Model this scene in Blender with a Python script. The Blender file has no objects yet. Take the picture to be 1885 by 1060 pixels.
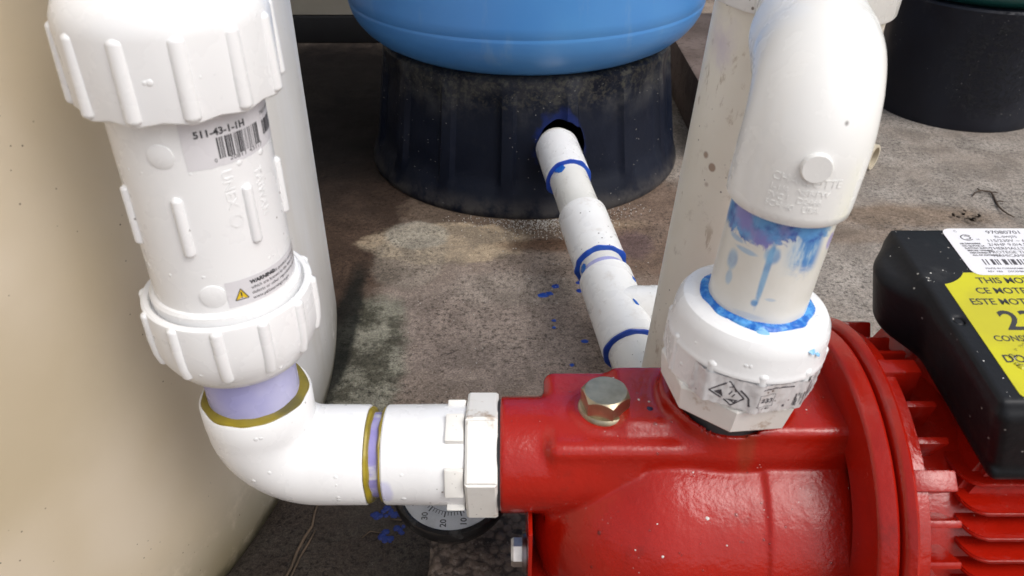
import bpy, bmesh, math, random
import numpy as np
from mathutils import Vector, Matrix, noise as mnoise

random.seed(7)
SC = bpy.context.scene
COL = SC.collection
R = math.radians

# ------------------------------------------------------------------ camera
cam_d = bpy.data.cameras.new('camera')
cam_d.sensor_width = 36.0
cam_d.lens = 1450.0 / 1885.0 * 36.0
cam_d.clip_start = 0.01
cam_d.clip_end = 200.0
cam_d.dof.use_dof = True
cam_d.dof.focus_distance = 0.52
cam_d.dof.aperture_fstop = 19.0
cam = bpy.data.objects.new('camera', cam_d)
COL.objects.link(cam)
cam.location = (0, 0, 0.45)
cam.rotation_euler = (R(90 - 34), 0, 0)
SC.camera = cam

# ------------------------------------------------------------------ sky, sun, exposure
SUN_EL, SUN_AZ = 52.0, 128.0          # degrees; azimuth clockwise from +Y
w = bpy.data.worlds.new('World')
SC.world = w
w.use_nodes = True
nt = w.node_tree
bg = nt.nodes['Background']
sky = nt.nodes.new('ShaderNodeTexSky')
sky.sky_type = 'NISHITA'
sky.sun_disc = False
sky.sun_elevation = R(SUN_EL)
sky.sun_rotation = R(SUN_AZ)
sky.air_density = 1.0
sky.dust_density = 5.0
hs = nt.nodes.new('ShaderNodeHueSaturation')
hs.inputs['Saturation'].default_value = 0.42
nt.links.new(sky.outputs[0], hs.inputs['Color'])
nt.links.new(hs.outputs[0], bg.inputs[0])
bg.inputs[1].default_value = 0.15
sun_d = bpy.data.lights.new('sun', 'SUN')
sun_d.energy = 0.80
sun_d.angle = R(42)
sun_d.color = (1.0, 1.0, 1.0)
sun = bpy.data.objects.new('sun', sun_d)
COL.objects.link(sun)
el, az = R(SUN_EL), R(SUN_AZ)
sdir = Vector((math.sin(az) * math.cos(el), math.cos(az) * math.cos(el), math.sin(el)))
sun.rotation_euler = sdir.to_track_quat('Z', 'Y').to_euler()
vs = SC.view_settings
vs.view_transform = 'Standard'
vs.look = 'None'
vs.gamma = 1.0
vs.use_curve_mapping = False
vs.exposure = 0.14
SC.cycles.max_bounces = 8
SC.cycles.use_denoising = True

# ------------------------------------------------------------------ object helpers
W = {}


def thing(name, label, cat, loc=(0, 0, 0), group=None):
    o = bpy.data.objects.new(name, None)
    o.empty_display_size = 0.02
    COL.objects.link(o)
    o.location = loc
    o['label'] = label
    o['category'] = cat
    if group:
        o['group'] = group
    W[o.name] = Matrix.Translation(loc)
    return o


def to_mesh(bm, name, mat, angle=35, smooth=True):
    me = bpy.data.meshes.new(name)
    bmesh.ops.recalc_face_normals(bm, faces=bm.faces[:])
    bm.to_mesh(me)
    bm.free()
    if mat:
        me.materials.append(mat)
    if smooth and len(me.polygons):
        me.polygons.foreach_set('use_smooth', [True] * len(me.polygons))
        if angle:
            me.set_sharp_from_angle(angle=R(angle))
    return me


def part(name, bm, mat, parent, mw=None, angle=35, smooth=True, label=None, kind=None):
    """bm in world coordinates, or in the frame mw when mw is given"""
    pw = W[parent.name]
    if mw is None:
        mw = Matrix.Translation(pw.to_translation())
        bmesh.ops.transform(bm, matrix=mw.inverted(), verts=bm.verts[:])
    o = bpy.data.objects.new(name, to_mesh(bm, name, mat, angle, smooth))
    COL.objects.link(o)
    o.parent = parent
    o.matrix_local = pw.inverted() @ mw
    W[o.name] = mw.copy()
    if label:
        o['label'] = label
    if kind:
        o['kind'] = kind
    return o


def again(o, mw, parent=None):
    """copy of a part that shares its mesh, standing in the world frame mw"""
    parent = parent or o.parent
    c = o.copy()
    COL.objects.link(c)
    c.parent = parent
    c.matrix_local = W[parent.name].inverted() @ mw
    W[c.name] = mw.copy()
    return c


def solo(name, bm, mat, label=None, cat=None, kind=None, loc=(0, 0, 0), angle=35, smooth=True, group=None):
    bmesh.ops.transform(bm, matrix=Matrix.Translation(loc).inverted(), verts=bm.verts[:])
    o = bpy.data.objects.new(name, to_mesh(bm, name, mat, angle, smooth))
    COL.objects.link(o)
    o.location = loc
    W[o.name] = Matrix.Translation(loc)
    if label:
        o['label'] = label
    if cat:
        o['category'] = cat
    if kind:
        o['kind'] = kind
    if group:
        o['group'] = group
    return o


# ------------------------------------------------------------------ shape helpers
def lathe(profile, seg=64, mod=None, bm=None, mat=None, closed=False):
    bm = bm or bmesh.new()
    rings = []
    for (r, z) in profile:
        if r < 1e-6:
            rings.append([bm.verts.new((0, 0, z))])
        else:
            ring = []
            for i in range(seg):
                a = 2 * math.pi * i / seg
                rr, zz = (r, z) if mod is None else mod(r, z, a)
                ring.append(bm.verts.new((rr * math.cos(a), rr * math.sin(a), zz)))
            rings.append(ring)
    pairs = list(zip(rings, rings[1:]))
    if closed:
        pairs.append((rings[-1], rings[0]))
    for A, B in pairs:
        if len(A) == 1 and len(B) == 1:
            continue
        for i in range(seg):
            j = (i + 1) % seg
            if len(A) == 1:
                bm.faces.new((A[0], B[i], B[j]))
            elif len(B) == 1:
                bm.faces.new((A[i], A[j], B[0]))
            else:
                bm.faces.new((A[i], A[j], B[j], B[i]))
    if mat is not None:
        bmesh.ops.transform(bm, matrix=mat, verts=bm.verts[:])
    return bm


def sweep(rings, seg=40, bm=None, cap0=False, cap1=False, mod=None):
    """rings: list of (pos, dir, radius)"""
    bm = bm or bmesh.new()
    up = None
    vr = []
    for k, (p, d, r) in enumerate(rings):
        d = Vector(d).normalized()
        p = Vector(p)
        if up is None:
            up = d.orthogonal().normalized()
        else:
            up = (up - d * up.dot(d)).normalized()
        side = d.cross(up)
        ring = []
        for i in range(seg):
            a = 2 * math.pi * i / seg
            rr = r if mod is None else mod(k, a, r)
            ring.append(bm.verts.new(p + (up * math.cos(a) + side * math.sin(a)) * rr))
        vr.append(ring)
    for A, B in zip(vr, vr[1:]):
        for i in range(seg):
            j = (i + 1) % seg
            bm.faces.new((A[i], A[j], B[j], B[i]))
    if cap0:
        bm.faces.new(vr[0][::-1])
    if cap1:
        bm.faces.new(vr[-1])
    return bm


def straight(p0, p1, prof, seg=48):
    """prof: list of (t along p0->p1 in metres, radius)"""
    p0, p1 = Vector(p0), Vector(p1)
    d = (p1 - p0).normalized()
    return sweep([(p0 + d * t, d, r) for t, r in prof], seg)


def box(x0, x1, y0, y1, z0, z1, bev=0.0, seg=2, bm=None):
    b = bmesh.new()
    vs_ = [b.verts.new((x, y, z)) for x in (x0, x1) for y in (y0, y1) for z in (z0, z1)]
    for f in ((0, 1, 3, 2), (4, 6, 7, 5), (0, 4, 5, 1), (2, 3, 7, 6), (0, 2, 6, 4), (1, 5, 7, 3)):
        b.faces.new([vs_[i] for i in f])
    bmesh.ops.recalc_face_normals(b, faces=b.faces[:])
    if bev:
        bmesh.ops.bevel(b, geom=b.edges[:], offset=bev, segments=seg, affect='EDGES', profile=0.6)
    if bm is None:
        return b
    return join(bm, b)


def join(a, b):
    me = bpy.data.meshes.new('tmp')
    b.to_mesh(me)
    b.free()
    a.from_mesh(me)
    bpy.data.meshes.remove(me)
    return a


def poly_prism(pts, z0, z1, bev=0.0, seg=2):
    b = bmesh.new()
    lo = [b.verts.new((x, y, z0)) for x, y in pts]
    hi = [b.verts.new((x, y, z1)) for x, y in pts]
    b.faces.new(lo[::-1])
    b.faces.new(hi)
    n = len(pts)
    for i in range(n):
        j = (i + 1) % n
        b.faces.new((lo[i], lo[j], hi[j], hi[i]))
    if bev:
        es = [e for e in b.edges if abs(e.verts[0].co.z - e.verts[1].co.z) < 1e-9]
        bmesh.ops.bevel(b, geom=es, offset=bev, segments=seg, affect='EDGES')
    return b


def rrect(x0, x1, y0, y1, r, n=5):
    pts = []
    for cx, cy, a0 in ((x1 - r, y1 - r, 0), (x0 + r, y1 - r, 90), (x0 + r, y0 + r, 180), (x1 - r, y0 + r, 270)):
        for i in range(n + 1):
            a = R(a0 + 90 * i / n)
            pts.append((cx + r * math.cos(a), cy + r * math.sin(a)))
    return pts


def remap(bm, fn):
    for v in bm.verts:
        v.co = fn(v.co)
    return bm


def text_bm(body, cap, x=0.0, y=0.0, align='LEFT', bold=0.0, sx=1.0, extrude=0.0, rot=0.0, cell=None):
    """flat lettering; cap = height of a capital"""
    cu = bpy.data.curves.new('lettering', 'FONT')
    cu.body = body
    cu.size = cap / 0.70
    cu.align_x = align
    cu.offset = bold
    cu.extrude = extrude
    cu.resolution_u = 3
    ob = bpy.data.objects.new('lettering', cu)
    COL.objects.link(ob)
    dg = bpy.context.evaluated_depsgraph_get()
    dg.update()
    me = bpy.data.meshes.new_from_object(ob.evaluated_get(dg))
    bpy.data.objects.remove(ob)
    bpy.data.curves.remove(cu)
    b = bmesh.new()
    b.from_mesh(me)
    bpy.data.meshes.remove(me)
    if cell:
        bmesh.ops.subdivide_edges(b, edges=[e for e in b.edges if e.calc_length() > cell], cuts=2)
    cr, sr = math.cos(R(rot)), math.sin(R(rot))
    for v in b.verts:
        px, py = v.co.x * sx, v.co.y
        v.co = Vector((x + px * cr - py * sr, y + px * sr + py * cr, v.co.z))
    return b


def flat(pts, bm=None, z=0.0):
    bm = bm or bmesh.new()
    bm.faces.new([bm.verts.new((x, y, z)) for x, y in pts])
    return bm


def rect(x0, y0, x1, y1, bm=None, nx=1):
    bm = bm or bmesh.new()
    for i in range(nx):
        a, b = x0 + (x1 - x0) * i / nx, x0 + (x1 - x0) * (i + 1) / nx
        flat(((a, y0), (b, y0), (b, y1), (a, y1)), bm)
    return bm


def barcode(x0, x1, y0, y1, seed=3, fill=0.55):
    rnd = random.Random(seed)
    b = bmesh.new()
    x = x0
    u = (x1 - x0) / 60.0
    while x < x1 - u:
        wd = u * rnd.choice((0.7, 0.7, 1.1, 1.8, 2.4))
        rect(x, y0, min(x + wd, x1), y1, b)
        x += wd + u * rnd.choice((0.7, 0.9, 1.3, 2.2))
    return b


def frame_lines(pts, wd, bm=None, closed=True):
    bm = bm or bmesh.new()
    n = len(pts)
    for i in range(n if closed else n - 1):
        a, b = Vector(pts[i]), Vector(pts[(i + 1) % n])
        d = (b - a).normalized()
        s = Vector((-d.y, d.x)) * wd * 0.5
        m = 4
        for k in range(m):
            p, q = a.lerp(b, k / m), a.lerp(b, (k + 1) / m)
            flat((p - s, q - s, q + s, p + s), bm)
    return bm


def blob(c, n, r, h, seg, bm, rnd, n_h=1.0):
    """a low dome of radius r and height h on a surface point c with normal n"""
    n = Vector(n).normalized()
    u = n.orthogonal().normalized()
    v = n.cross(u)
    ph = [rnd.uniform(0.82, 1.18) for _ in range(seg)]
    rings = []
    for f, hh in ((1.0, -0.08), (0.86, 0.5), (0.5, 0.9)):
        rings.append([bm.verts.new(Vector(c) + (u * math.cos(2 * math.pi * i / seg) + v * math.sin(2 * math.pi * i / seg)) * r * f * ph[i] + n * h * hh) for i in range(seg)])
    top = bm.verts.new(Vector(c) + n * h)
    for A, B in zip(rings, rings[1:]):
        for i in range(seg):
            bm.faces.new((A[i], A[(i + 1) % seg], B[(i + 1) % seg], B[i]))
    for i in range(seg):
        bm.faces.new((rings[-1][i], rings[-1][(i + 1) % seg], top))


def drops_on(obs, count, ok, rmin, rmax, seed, flat_f=0.45):
    """water beads on random faces of objects (in world coordinates)"""
    rnd = random.Random(seed)
    bm = bmesh.new()
    pool = []
    for o in obs:
        me = o.data
        M_ = W[o.name]
        N_ = M_.to_3x3()
        for p in me.polygons:
            c = M_ @ p.center
            n = N_ @ p.normal
            if ok(c, n):
                pool.append((c, n, p.area))
    if not pool:
        return bm
    tot = [a for _, _, a in pool]
    for c, n, a in rnd.choices(pool, weights=tot, k=count):
        r = rmin + (rmax - rmin) * rnd.random() ** 3
        t = n.orthogonal()
        blob(c, n, r, r * flat_f, 7, bm, rnd)
    return bm


def surface_nets(f, org, h):
    f = f.astype(np.float32)
    s = f < 0
    nx, ny, nz = f.shape
    acc = np.zeros((nx - 1, ny - 1, nz - 1, 3), np.float32)
    cnt = np.zeros((nx - 1, ny - 1, nz - 1), np.float32)
    sl = lambda a, n: slice(a, a + n - 1)
    for ax in range(3):
        oth = [i for i in range(3) if i != ax]
        for a in (0, 1):
            for b in (0, 1):
                o0 = [0, 0, 0]
                o0[oth[0]], o0[oth[1]] = a, b
                o1 = list(o0)
                o1[ax] = 1
                i0 = tuple(sl(o0[k], (nx, ny, nz)[k]) for k in range(3))
                i1 = tuple(sl(o1[k], (nx, ny, nz)[k]) for k in range(3))
                f0, f1 = f[i0], f[i1]
                m = s[i0] != s[i1]
                t = np.where(m, f0 / np.where(m, f0 - f1, 1), 0)
                for k in range(3):
                    val = t if k == ax else float(o0[k])
                    acc[..., k] += np.where(m, val, 0)
                cnt += m
    act = cnt > 0
    idx = -np.ones(act.shape, np.int64)
    idx[act] = np.arange(act.sum())
    ijk = np.argwhere(act)
    verts = (ijk + acc[act] / cnt[act][:, None]) * h + np.array(org)
    quads = []
    for ax in range(3):
        u, v = [(1, 2), (2, 0), (0, 1)][ax]
        a = [slice(1, -1)] * 3
        a[ax] = slice(0, -1)
        b = [slice(1, -1)] * 3
        b[ax] = slice(1, None)
        s0, s1 = s[tuple(a)], s[tuple(b)]
        for flip, m in ((False, s0 & ~s1), (True, ~s0 & s1)):
            e = np.argwhere(m)
            if not len(e):
                continue
            off = np.ones(3, int)
            off[ax] = 0
            e = e + off

            def cell(du, dv):
                q = e.copy()
                q[:, u] += du
                q[:, v] += dv
                return idx[q[:, 0], q[:, 1], q[:, 2]]
            q = np.stack([cell(-1, -1), cell(0, -1), cell(0, 0), cell(-1, 0)], 1)
            quads.append(q[:, ::-1] if flip else q)
    return verts, np.concatenate(quads)


def sdf_bm(f, org, h):
    v, q = surface_nets(f, org, h)
    me = bpy.data.meshes.new('tmp')
    me.from_pydata(v.tolist(), [], q.tolist())
    bm = bmesh.new()
    bm.from_mesh(me)
    bpy.data.meshes.remove(me)
    return bm


def grid(x0, x1, y0, y1, z0, z1, h):
    ax = [np.arange(a, b + h, h, dtype=np.float32) for a, b in ((x0, x1), (y0, y1), (z0, z1))]
    return np.meshgrid(*ax, indexing='ij')


def smin(a, b, k):
    hh = np.maximum(k - np.abs(a - b), 0) / k
    return np.minimum(a, b) - hh * hh * k * 0.25


def smax(a, b, k):
    return -smin(-a, -b, k)


def d_cyl(t, t0, t1, rad, r, rnd):
    """capped cylinder: t along the axis, rad distance from the axis"""
    dx = rad - (r - rnd)
    dt = np.abs(t - (t0 + t1) / 2) - ((t1 - t0) / 2 - rnd)
    return np.minimum(np.maximum(dx, dt), 0) + np.sqrt(np.maximum(dx, 0) ** 2 + np.maximum(dt, 0) ** 2) - rnd


def d_box(X, Y, Z, b, rnd):
    q = []
    for A, (lo, hi) in zip((X, Y, Z), b):
        q.append(np.abs(A - (lo + hi) / 2) - ((hi - lo) / 2 - rnd))
    o = np.sqrt(sum(np.maximum(k, 0) ** 2 for k in q))
    return o + np.minimum(np.maximum(np.maximum(q[0], q[1]), q[2]), 0) - rnd


# ------------------------------------------------------------------ materials
class Mat:
    def __init__(s, name, color=(0.5, 0.5, 0.5), rough=0.5, metal=0.0, coat=0.0, spec=0.5, origin=(0, 0, 0)):
        s.m = bpy.data.materials.new(name)
        s.m.use_nodes = True
        s.t = s.m.node_tree
        s.b = s.t.nodes['Principled BSDF']
        s.b.inputs['Base Color'].default_value = (*color, 1)
        s.b.inputs['Roughness'].default_value = rough
        s.b.inputs['Metallic'].default_value = metal
        s.b.inputs['Coat Weight'].default_value = coat
        s.b.inputs['Coat Roughness'].default_value = 0.12
        s.b.inputs['Specular IOR Level'].default_value = spec
        tc = s.n('ShaderNodeTexCoord')
        s.co = tc.outputs['Object']
        if tuple(origin) != (0, 0, 0):
            va = s.n('ShaderNodeVectorMath', operation='ADD')
            s.link(s.co, va.inputs[0])
            va.inputs[1].default_value = origin
            s.co = va.outputs[0]
        s.col = None

    def n(s, t, **kw):
        n = s.t.nodes.new(t)
        for k, v in kw.items():
            setattr(n, k, v)
        return n

    def link(s, a, b):
        s.t.links.new(a, b)

    def put(s, sock, v):
        if isinstance(v, (int, float)):
            sock.default_value = v
        elif isinstance(v, tuple):
            sock.default_value = (*v, 1) if len(sock.default_value) == 4 and len(v) == 3 else v
        else:
            s.link(v, sock)

    def noise(s, scale, detail=4, rough=0.55, dist=0.0, stretch=None):
        n = s.n('ShaderNodeTexNoise')
        co = s.co
        if stretch:
            mp = s.n('ShaderNodeMapping')
            mp.inputs['Scale'].default_value = stretch
            s.link(co, mp.inputs[0])
            co = mp.outputs[0]
        s.link(co, n.inputs['Vector'])
        n.inputs['Scale'].default_value = scale
        n.inputs['Detail'].default_value = detail
        n.inputs['Roughness'].default_value = rough
        n.inputs['Distortion'].default_value = dist
        return n.outputs[0]

    def voro(s, scale, rnd=1.0, out='Distance', feature='F1'):
        n = s.n('ShaderNodeTexVoronoi', feature=feature)
        s.link(s.co, n.inputs['Vector'])
        n.inputs['Scale'].default_value = scale
        n.inputs['Randomness'].default_value = rnd
        return n.outputs[out]

    def ss(s, v, lo, hi, a=0.0, b=1.0):
        n = s.n('ShaderNodeMapRange', interpolation_type='SMOOTHSTEP')
        s.put(n.inputs[0], v)
        n.inputs[1].default_value = lo
        n.inputs[2].default_value = hi
        n.inputs[3].default_value = a
        n.inputs[4].default_value = b
        return n.outputs[0]

    def op(s, o, a, b=0.0):
        n = s.n('ShaderNodeMath', operation=o)
        s.put(n.inputs[0], a)
        s.put(n.inputs[1], b)
        return n.outputs[0]

    def mix(s, fac, a, b, mode='MIX'):
        n = s.n('ShaderNodeMix', data_type='RGBA', blend_type=mode)
        s.put(n.inputs[0], fac)
        s.put(n.inputs[6], a)
        s.put(n.inputs[7], b)
        return n.outputs[2]

    def near(s, c, r, wob=0.0, wscale=20.0, soft=0.5, nz=None):
        """1 inside an ellipsoid round c with radii r, ragged by noise"""
        va = s.n('ShaderNodeVectorMath', operation='SUBTRACT')
        s.link(s.co, va.inputs[0])
        va.inputs[1].default_value = c
        vd = s.n('ShaderNodeVectorMath', operation='DIVIDE')
        s.link(va.outputs[0], vd.inputs[0])
        vd.inputs[1].default_value = r
        ln = s.n('ShaderNodeVectorMath', operation='LENGTH')
        s.link(vd.outputs[0], ln.inputs[0])
        d = ln.outputs['Value']
        if wob:
            k = nz if nz is not None else s.noise(wscale, 5, 0.6)
            d = s.op('ADD', d, s.op('MULTIPLY', s.op('SUBTRACT', k, 0.5), wob))
        return s.ss(d, 1 - soft, 1 + soft, 1.0, 0.0)

    def axis(s, i):
        n = s.n('ShaderNodeSeparateXYZ')
        s.link(s.co, n.inputs[0])
        return n.outputs[i]

    def specks(s, scale, size, mask_scale, mask_lo):
        """sparse small spots: 1 on a spot"""
        d = s.voro(scale)
        k = s.ss(d, size * 0.6, size, 1.0, 0.0)
        m = s.ss(s.noise(mask_scale, 2), mask_lo, mask_lo + 0.04)
        return s.op('MULTIPLY', k, m)

    def color(s, c):
        s.put(s.b.inputs['Base Color'], c)
        return s

    def rough(s, v):
        s.put(s.b.inputs['Roughness'], v)
        return s

    def bump(s, h, dist=0.001, strength=1.0):
        n = s.n('ShaderNodeBump')
        n.inputs['Strength'].default_value = strength
        n.inputs['Distance'].default_value = dist
        s.link(h, n.inputs['Height'])
        prev = s.b.inputs['Normal'].links
        if prev:
            s.link(prev[0].from_socket, n.inputs['Normal'])
        s.link(n.outputs[0], s.b.inputs['Normal'])
        return s


def simple(name, c, rough=0.5, **kw):
    return Mat(name, c, rough, **kw).m


def plastic(name, c, c2, rough=0.3, speck=(0.10, 0.07, 0.05), sp=(260, 0.16, 30, 0.56), grime=None, gamt=0.5, bump=0.0003, sss=0.0):
    m = Mat(name, c, rough)
    col = m.mix(m.ss(m.noise(22, 4), 0.35, 0.7), c, c2)
    if grime:
        g = m.op('MULTIPLY', m.ss(m.noise(48, 6, 0.7), 0.56, 0.70), gamt)
        col = m.mix(g, col, grime)
    if sp:
        col = m.mix(m.op('MULTIPLY', m.specks(*sp), 0.85), col, speck)
    m.color(col)
    m.rough(m.ss(m.noise(60, 3), 0.3, 0.75, rough - 0.07, rough + 0.12))
    m.bump(m.noise(120, 3), bump, 0.25)
    if sss:
        m.b.inputs['Subsurface Weight'].default_value = sss
        m.b.inputs['Subsurface Radius'].default_value = (0.004, 0.0035, 0.003)
        m.b.inputs['Subsurface Scale'].default_value = 1.0
    return m


WHITE = plastic('white_pvc', (0.83, 0.835, 0.84), (0.815, 0.82, 0.83), 0.28, sp=(190, 0.12, 24, 0.59)).m
WHITE_DIRTY = plastic('dirty_white_pvc', (0.85, 0.85, 0.83), (0.81, 0.80, 0.78), 0.30, sp=(170, 0.17, 20, 0.50), grime=(0.42, 0.35, 0.27), gamt=0.30).m
COLLAR = plastic('scuffed_white_pvc', (0.84, 0.83, 0.80), (0.76, 0.74, 0.69), 0.42, sp=(330, 0.12, 30, 0.58), grime=(0.36, 0.24, 0.14), gamt=0.85, bump=0.001).m
GREYPIPE = plastic('grey_white_pipe', (0.74, 0.73, 0.69), (0.68, 0.67, 0.62), 0.32, sp=(220, 0.14, 24, 0.56), grime=(0.40, 0.36, 0.30), gamt=0.25).m
LILAC = plastic('primer_tinted_pipe', (0.34, 0.34, 0.64), (0.52, 0.52, 0.74), 0.25, sp=None).m
OLIVE = plastic('olive_cement', (0.33, 0.25, 0.012), (0.11, 0.095, 0.03), 0.35, sp=None, bump=0.002).m
BLUECEM = plastic('blue_cement', (0.012, 0.10, 0.46), (0.03, 0.20, 0.60), 0.22, sp=None, bump=0.002).m
BLUEDRY = plastic('dry_blue_cement', (0.010, 0.050, 0.36), (0.014, 0.09, 0.46), 0.35, sp=None, bump=0.002).m
INK = simple('black_print', (0.035, 0.035, 0.04), 0.5)
GREYINK = simple('grey_print', (0.07, 0.065, 0.075), 0.5)
STICKER = plastic('clear_sticker', (0.70, 0.69, 0.715), (0.65, 0.64, 0.67), 0.25, sp=None).m
STICKER_SOILED = plastic('soiled_sticker', (0.66, 0.65, 0.66), (0.56, 0.53, 0.52), 0.22, sp=(300, .2, 30, .5), grime=(0.34, 0.27, 0.22), gamt=0.35, bump=0.0015).m
LABELWHITE = simple('label_paper', (0.78, 0.78, 0.82), 0.35)
YEL = simple('warning_yellow', (0.75, 0.52, 0.02), 0.4)
RUBBER = plastic('black_thread_tape', (0.02, 0.02, 0.022), (0.05, 0.05, 0.055), 0.45, sp=None).m


def red_paint():
    m = Mat('red_pump_paint', (0.36, 0.008, 0.004), 0.3, coat=0.0, spec=0.52)
    col = m.mix(m.ss(m.noise(30, 5), 0.4, 0.7), (0.365, 0.0090, 0.0028), (0.310, 0.0080, 0.0030))
    drip = m.near((0.002, -0.031, 0.143), (0.004, 0.012, 0.013), 0.9, 120, 0.5)
    col = m.mix(m.op('MULTIPLY', drip, 0.35), col, (0.20, 0.055, 0.02))
    worn = m.op('MULTIPLY', m.ss(m.noise(36, 7, 0.72), 0.60, 0.66), 0.30)
    col = m.mix(worn, col, (0.14, 0.010, 0.006))
    dust = m.op('MULTIPLY', m.ss(m.noise(70, 6, 0.7), 0.60, 0.72), 0.10)
    col = m.mix(dust, col, (0.40, 0.14, 0.11))
    col = m.mix(m.op('MULTIPLY', m.specks(330, 0.12, 26, 0.60), 0.7), col, (0.55, 0.45, 0.42))
    m.color(col)
    m.rough(m.ss(m.noise(26, 6, 0.6), 0.36, 0.66, 0.10, 0.30))
    m.bump(m.noise(420, 3, 0.6), 0.0011, 0.19)
    m.bump(m.noise(120, 3, 0.5), 0.002, 0.2)
    return m.m


RED = red_paint()


def black_plastic(name, c, c2, bump=0.001, dusty=0.18, sp=True, spec=0.25):
    m = Mat(name, c, 0.42, spec=spec)
    col = m.mix(m.ss(m.noise(9, 5), 0.4, 0.65), c, c2)
    col = m.mix(m.op('MULTIPLY', m.ss(m.noise(26, 7, 0.72), 0.56, 0.74), dusty), col, (0.26, 0.25, 0.24))
    if sp:
        col = m.mix(m.op('MULTIPLY', m.specks(150, 0.09, 12, 0.5), 0.8), col, (0.45, 0.43, 0.40))
    m.color(col)
    m.rough(m.ss(m.noise(18, 4), 0.3, 0.7, 0.32, 0.55))
    m.bump(m.noise(210, 4), bump, 0.25)
    return m


COVER = black_plastic('black_cover_plastic', (0.006, 0.007, 0.009), (0.009, 0.010, 0.013), 0.0008, 0.10).m
ZINC = None


def metal(name, c, rough):
    m = Mat(name, c, rough, metal=1.0)
    m.color(m.mix(m.ss(m.noise(90, 4), 0.35, 0.65), c, tuple(k * 0.72 for k in c)))
    m.bump(m.noise(300, 3), 0.0006, 0.25)
    return m.m


ZINC = metal('yellow_zinc', (0.55, 0.47, 0.33), 0.40)
STEEL = metal('bright_steel', (0.80, 0.76, 0.72), 0.48)
BRASS = metal('brass', (0.50, 0.36, 0.14), 0.35)


def glass_mat(name='gauge_glass', ior=1.45):
    m = bpy.data.materials.new(name)
    m.use_nodes = True
    t = m.node_tree
    t.nodes.clear()
    o = t.nodes.new('ShaderNodeOutputMaterial')
    mx = t.nodes.new('ShaderNodeMixShader')
    fr = t.nodes.new('ShaderNodeFresnel')
    fr.inputs[0].default_value = ior
    tr = t.nodes.new('ShaderNodeBsdfTransparent')
    gl = t.nodes.new('ShaderNodeBsdfGlossy')
    gl.inputs['Roughness'].default_value = 0.05
    t.links.new(fr.outputs[0], mx.inputs[0])
    t.links.new(tr.outputs[0], mx.inputs[1])
    t.links.new(gl.outputs[0], mx.inputs[2])
    t.links.new(mx.outputs[0], o.inputs[0])
    return m


GLASS = glass_mat()
WATER = glass_mat('water', 1.6)
BEAD = Mat('water_bead_on_white', (0.86, 0.87, 0.88), 0.04, coat=1.0).m


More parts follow.
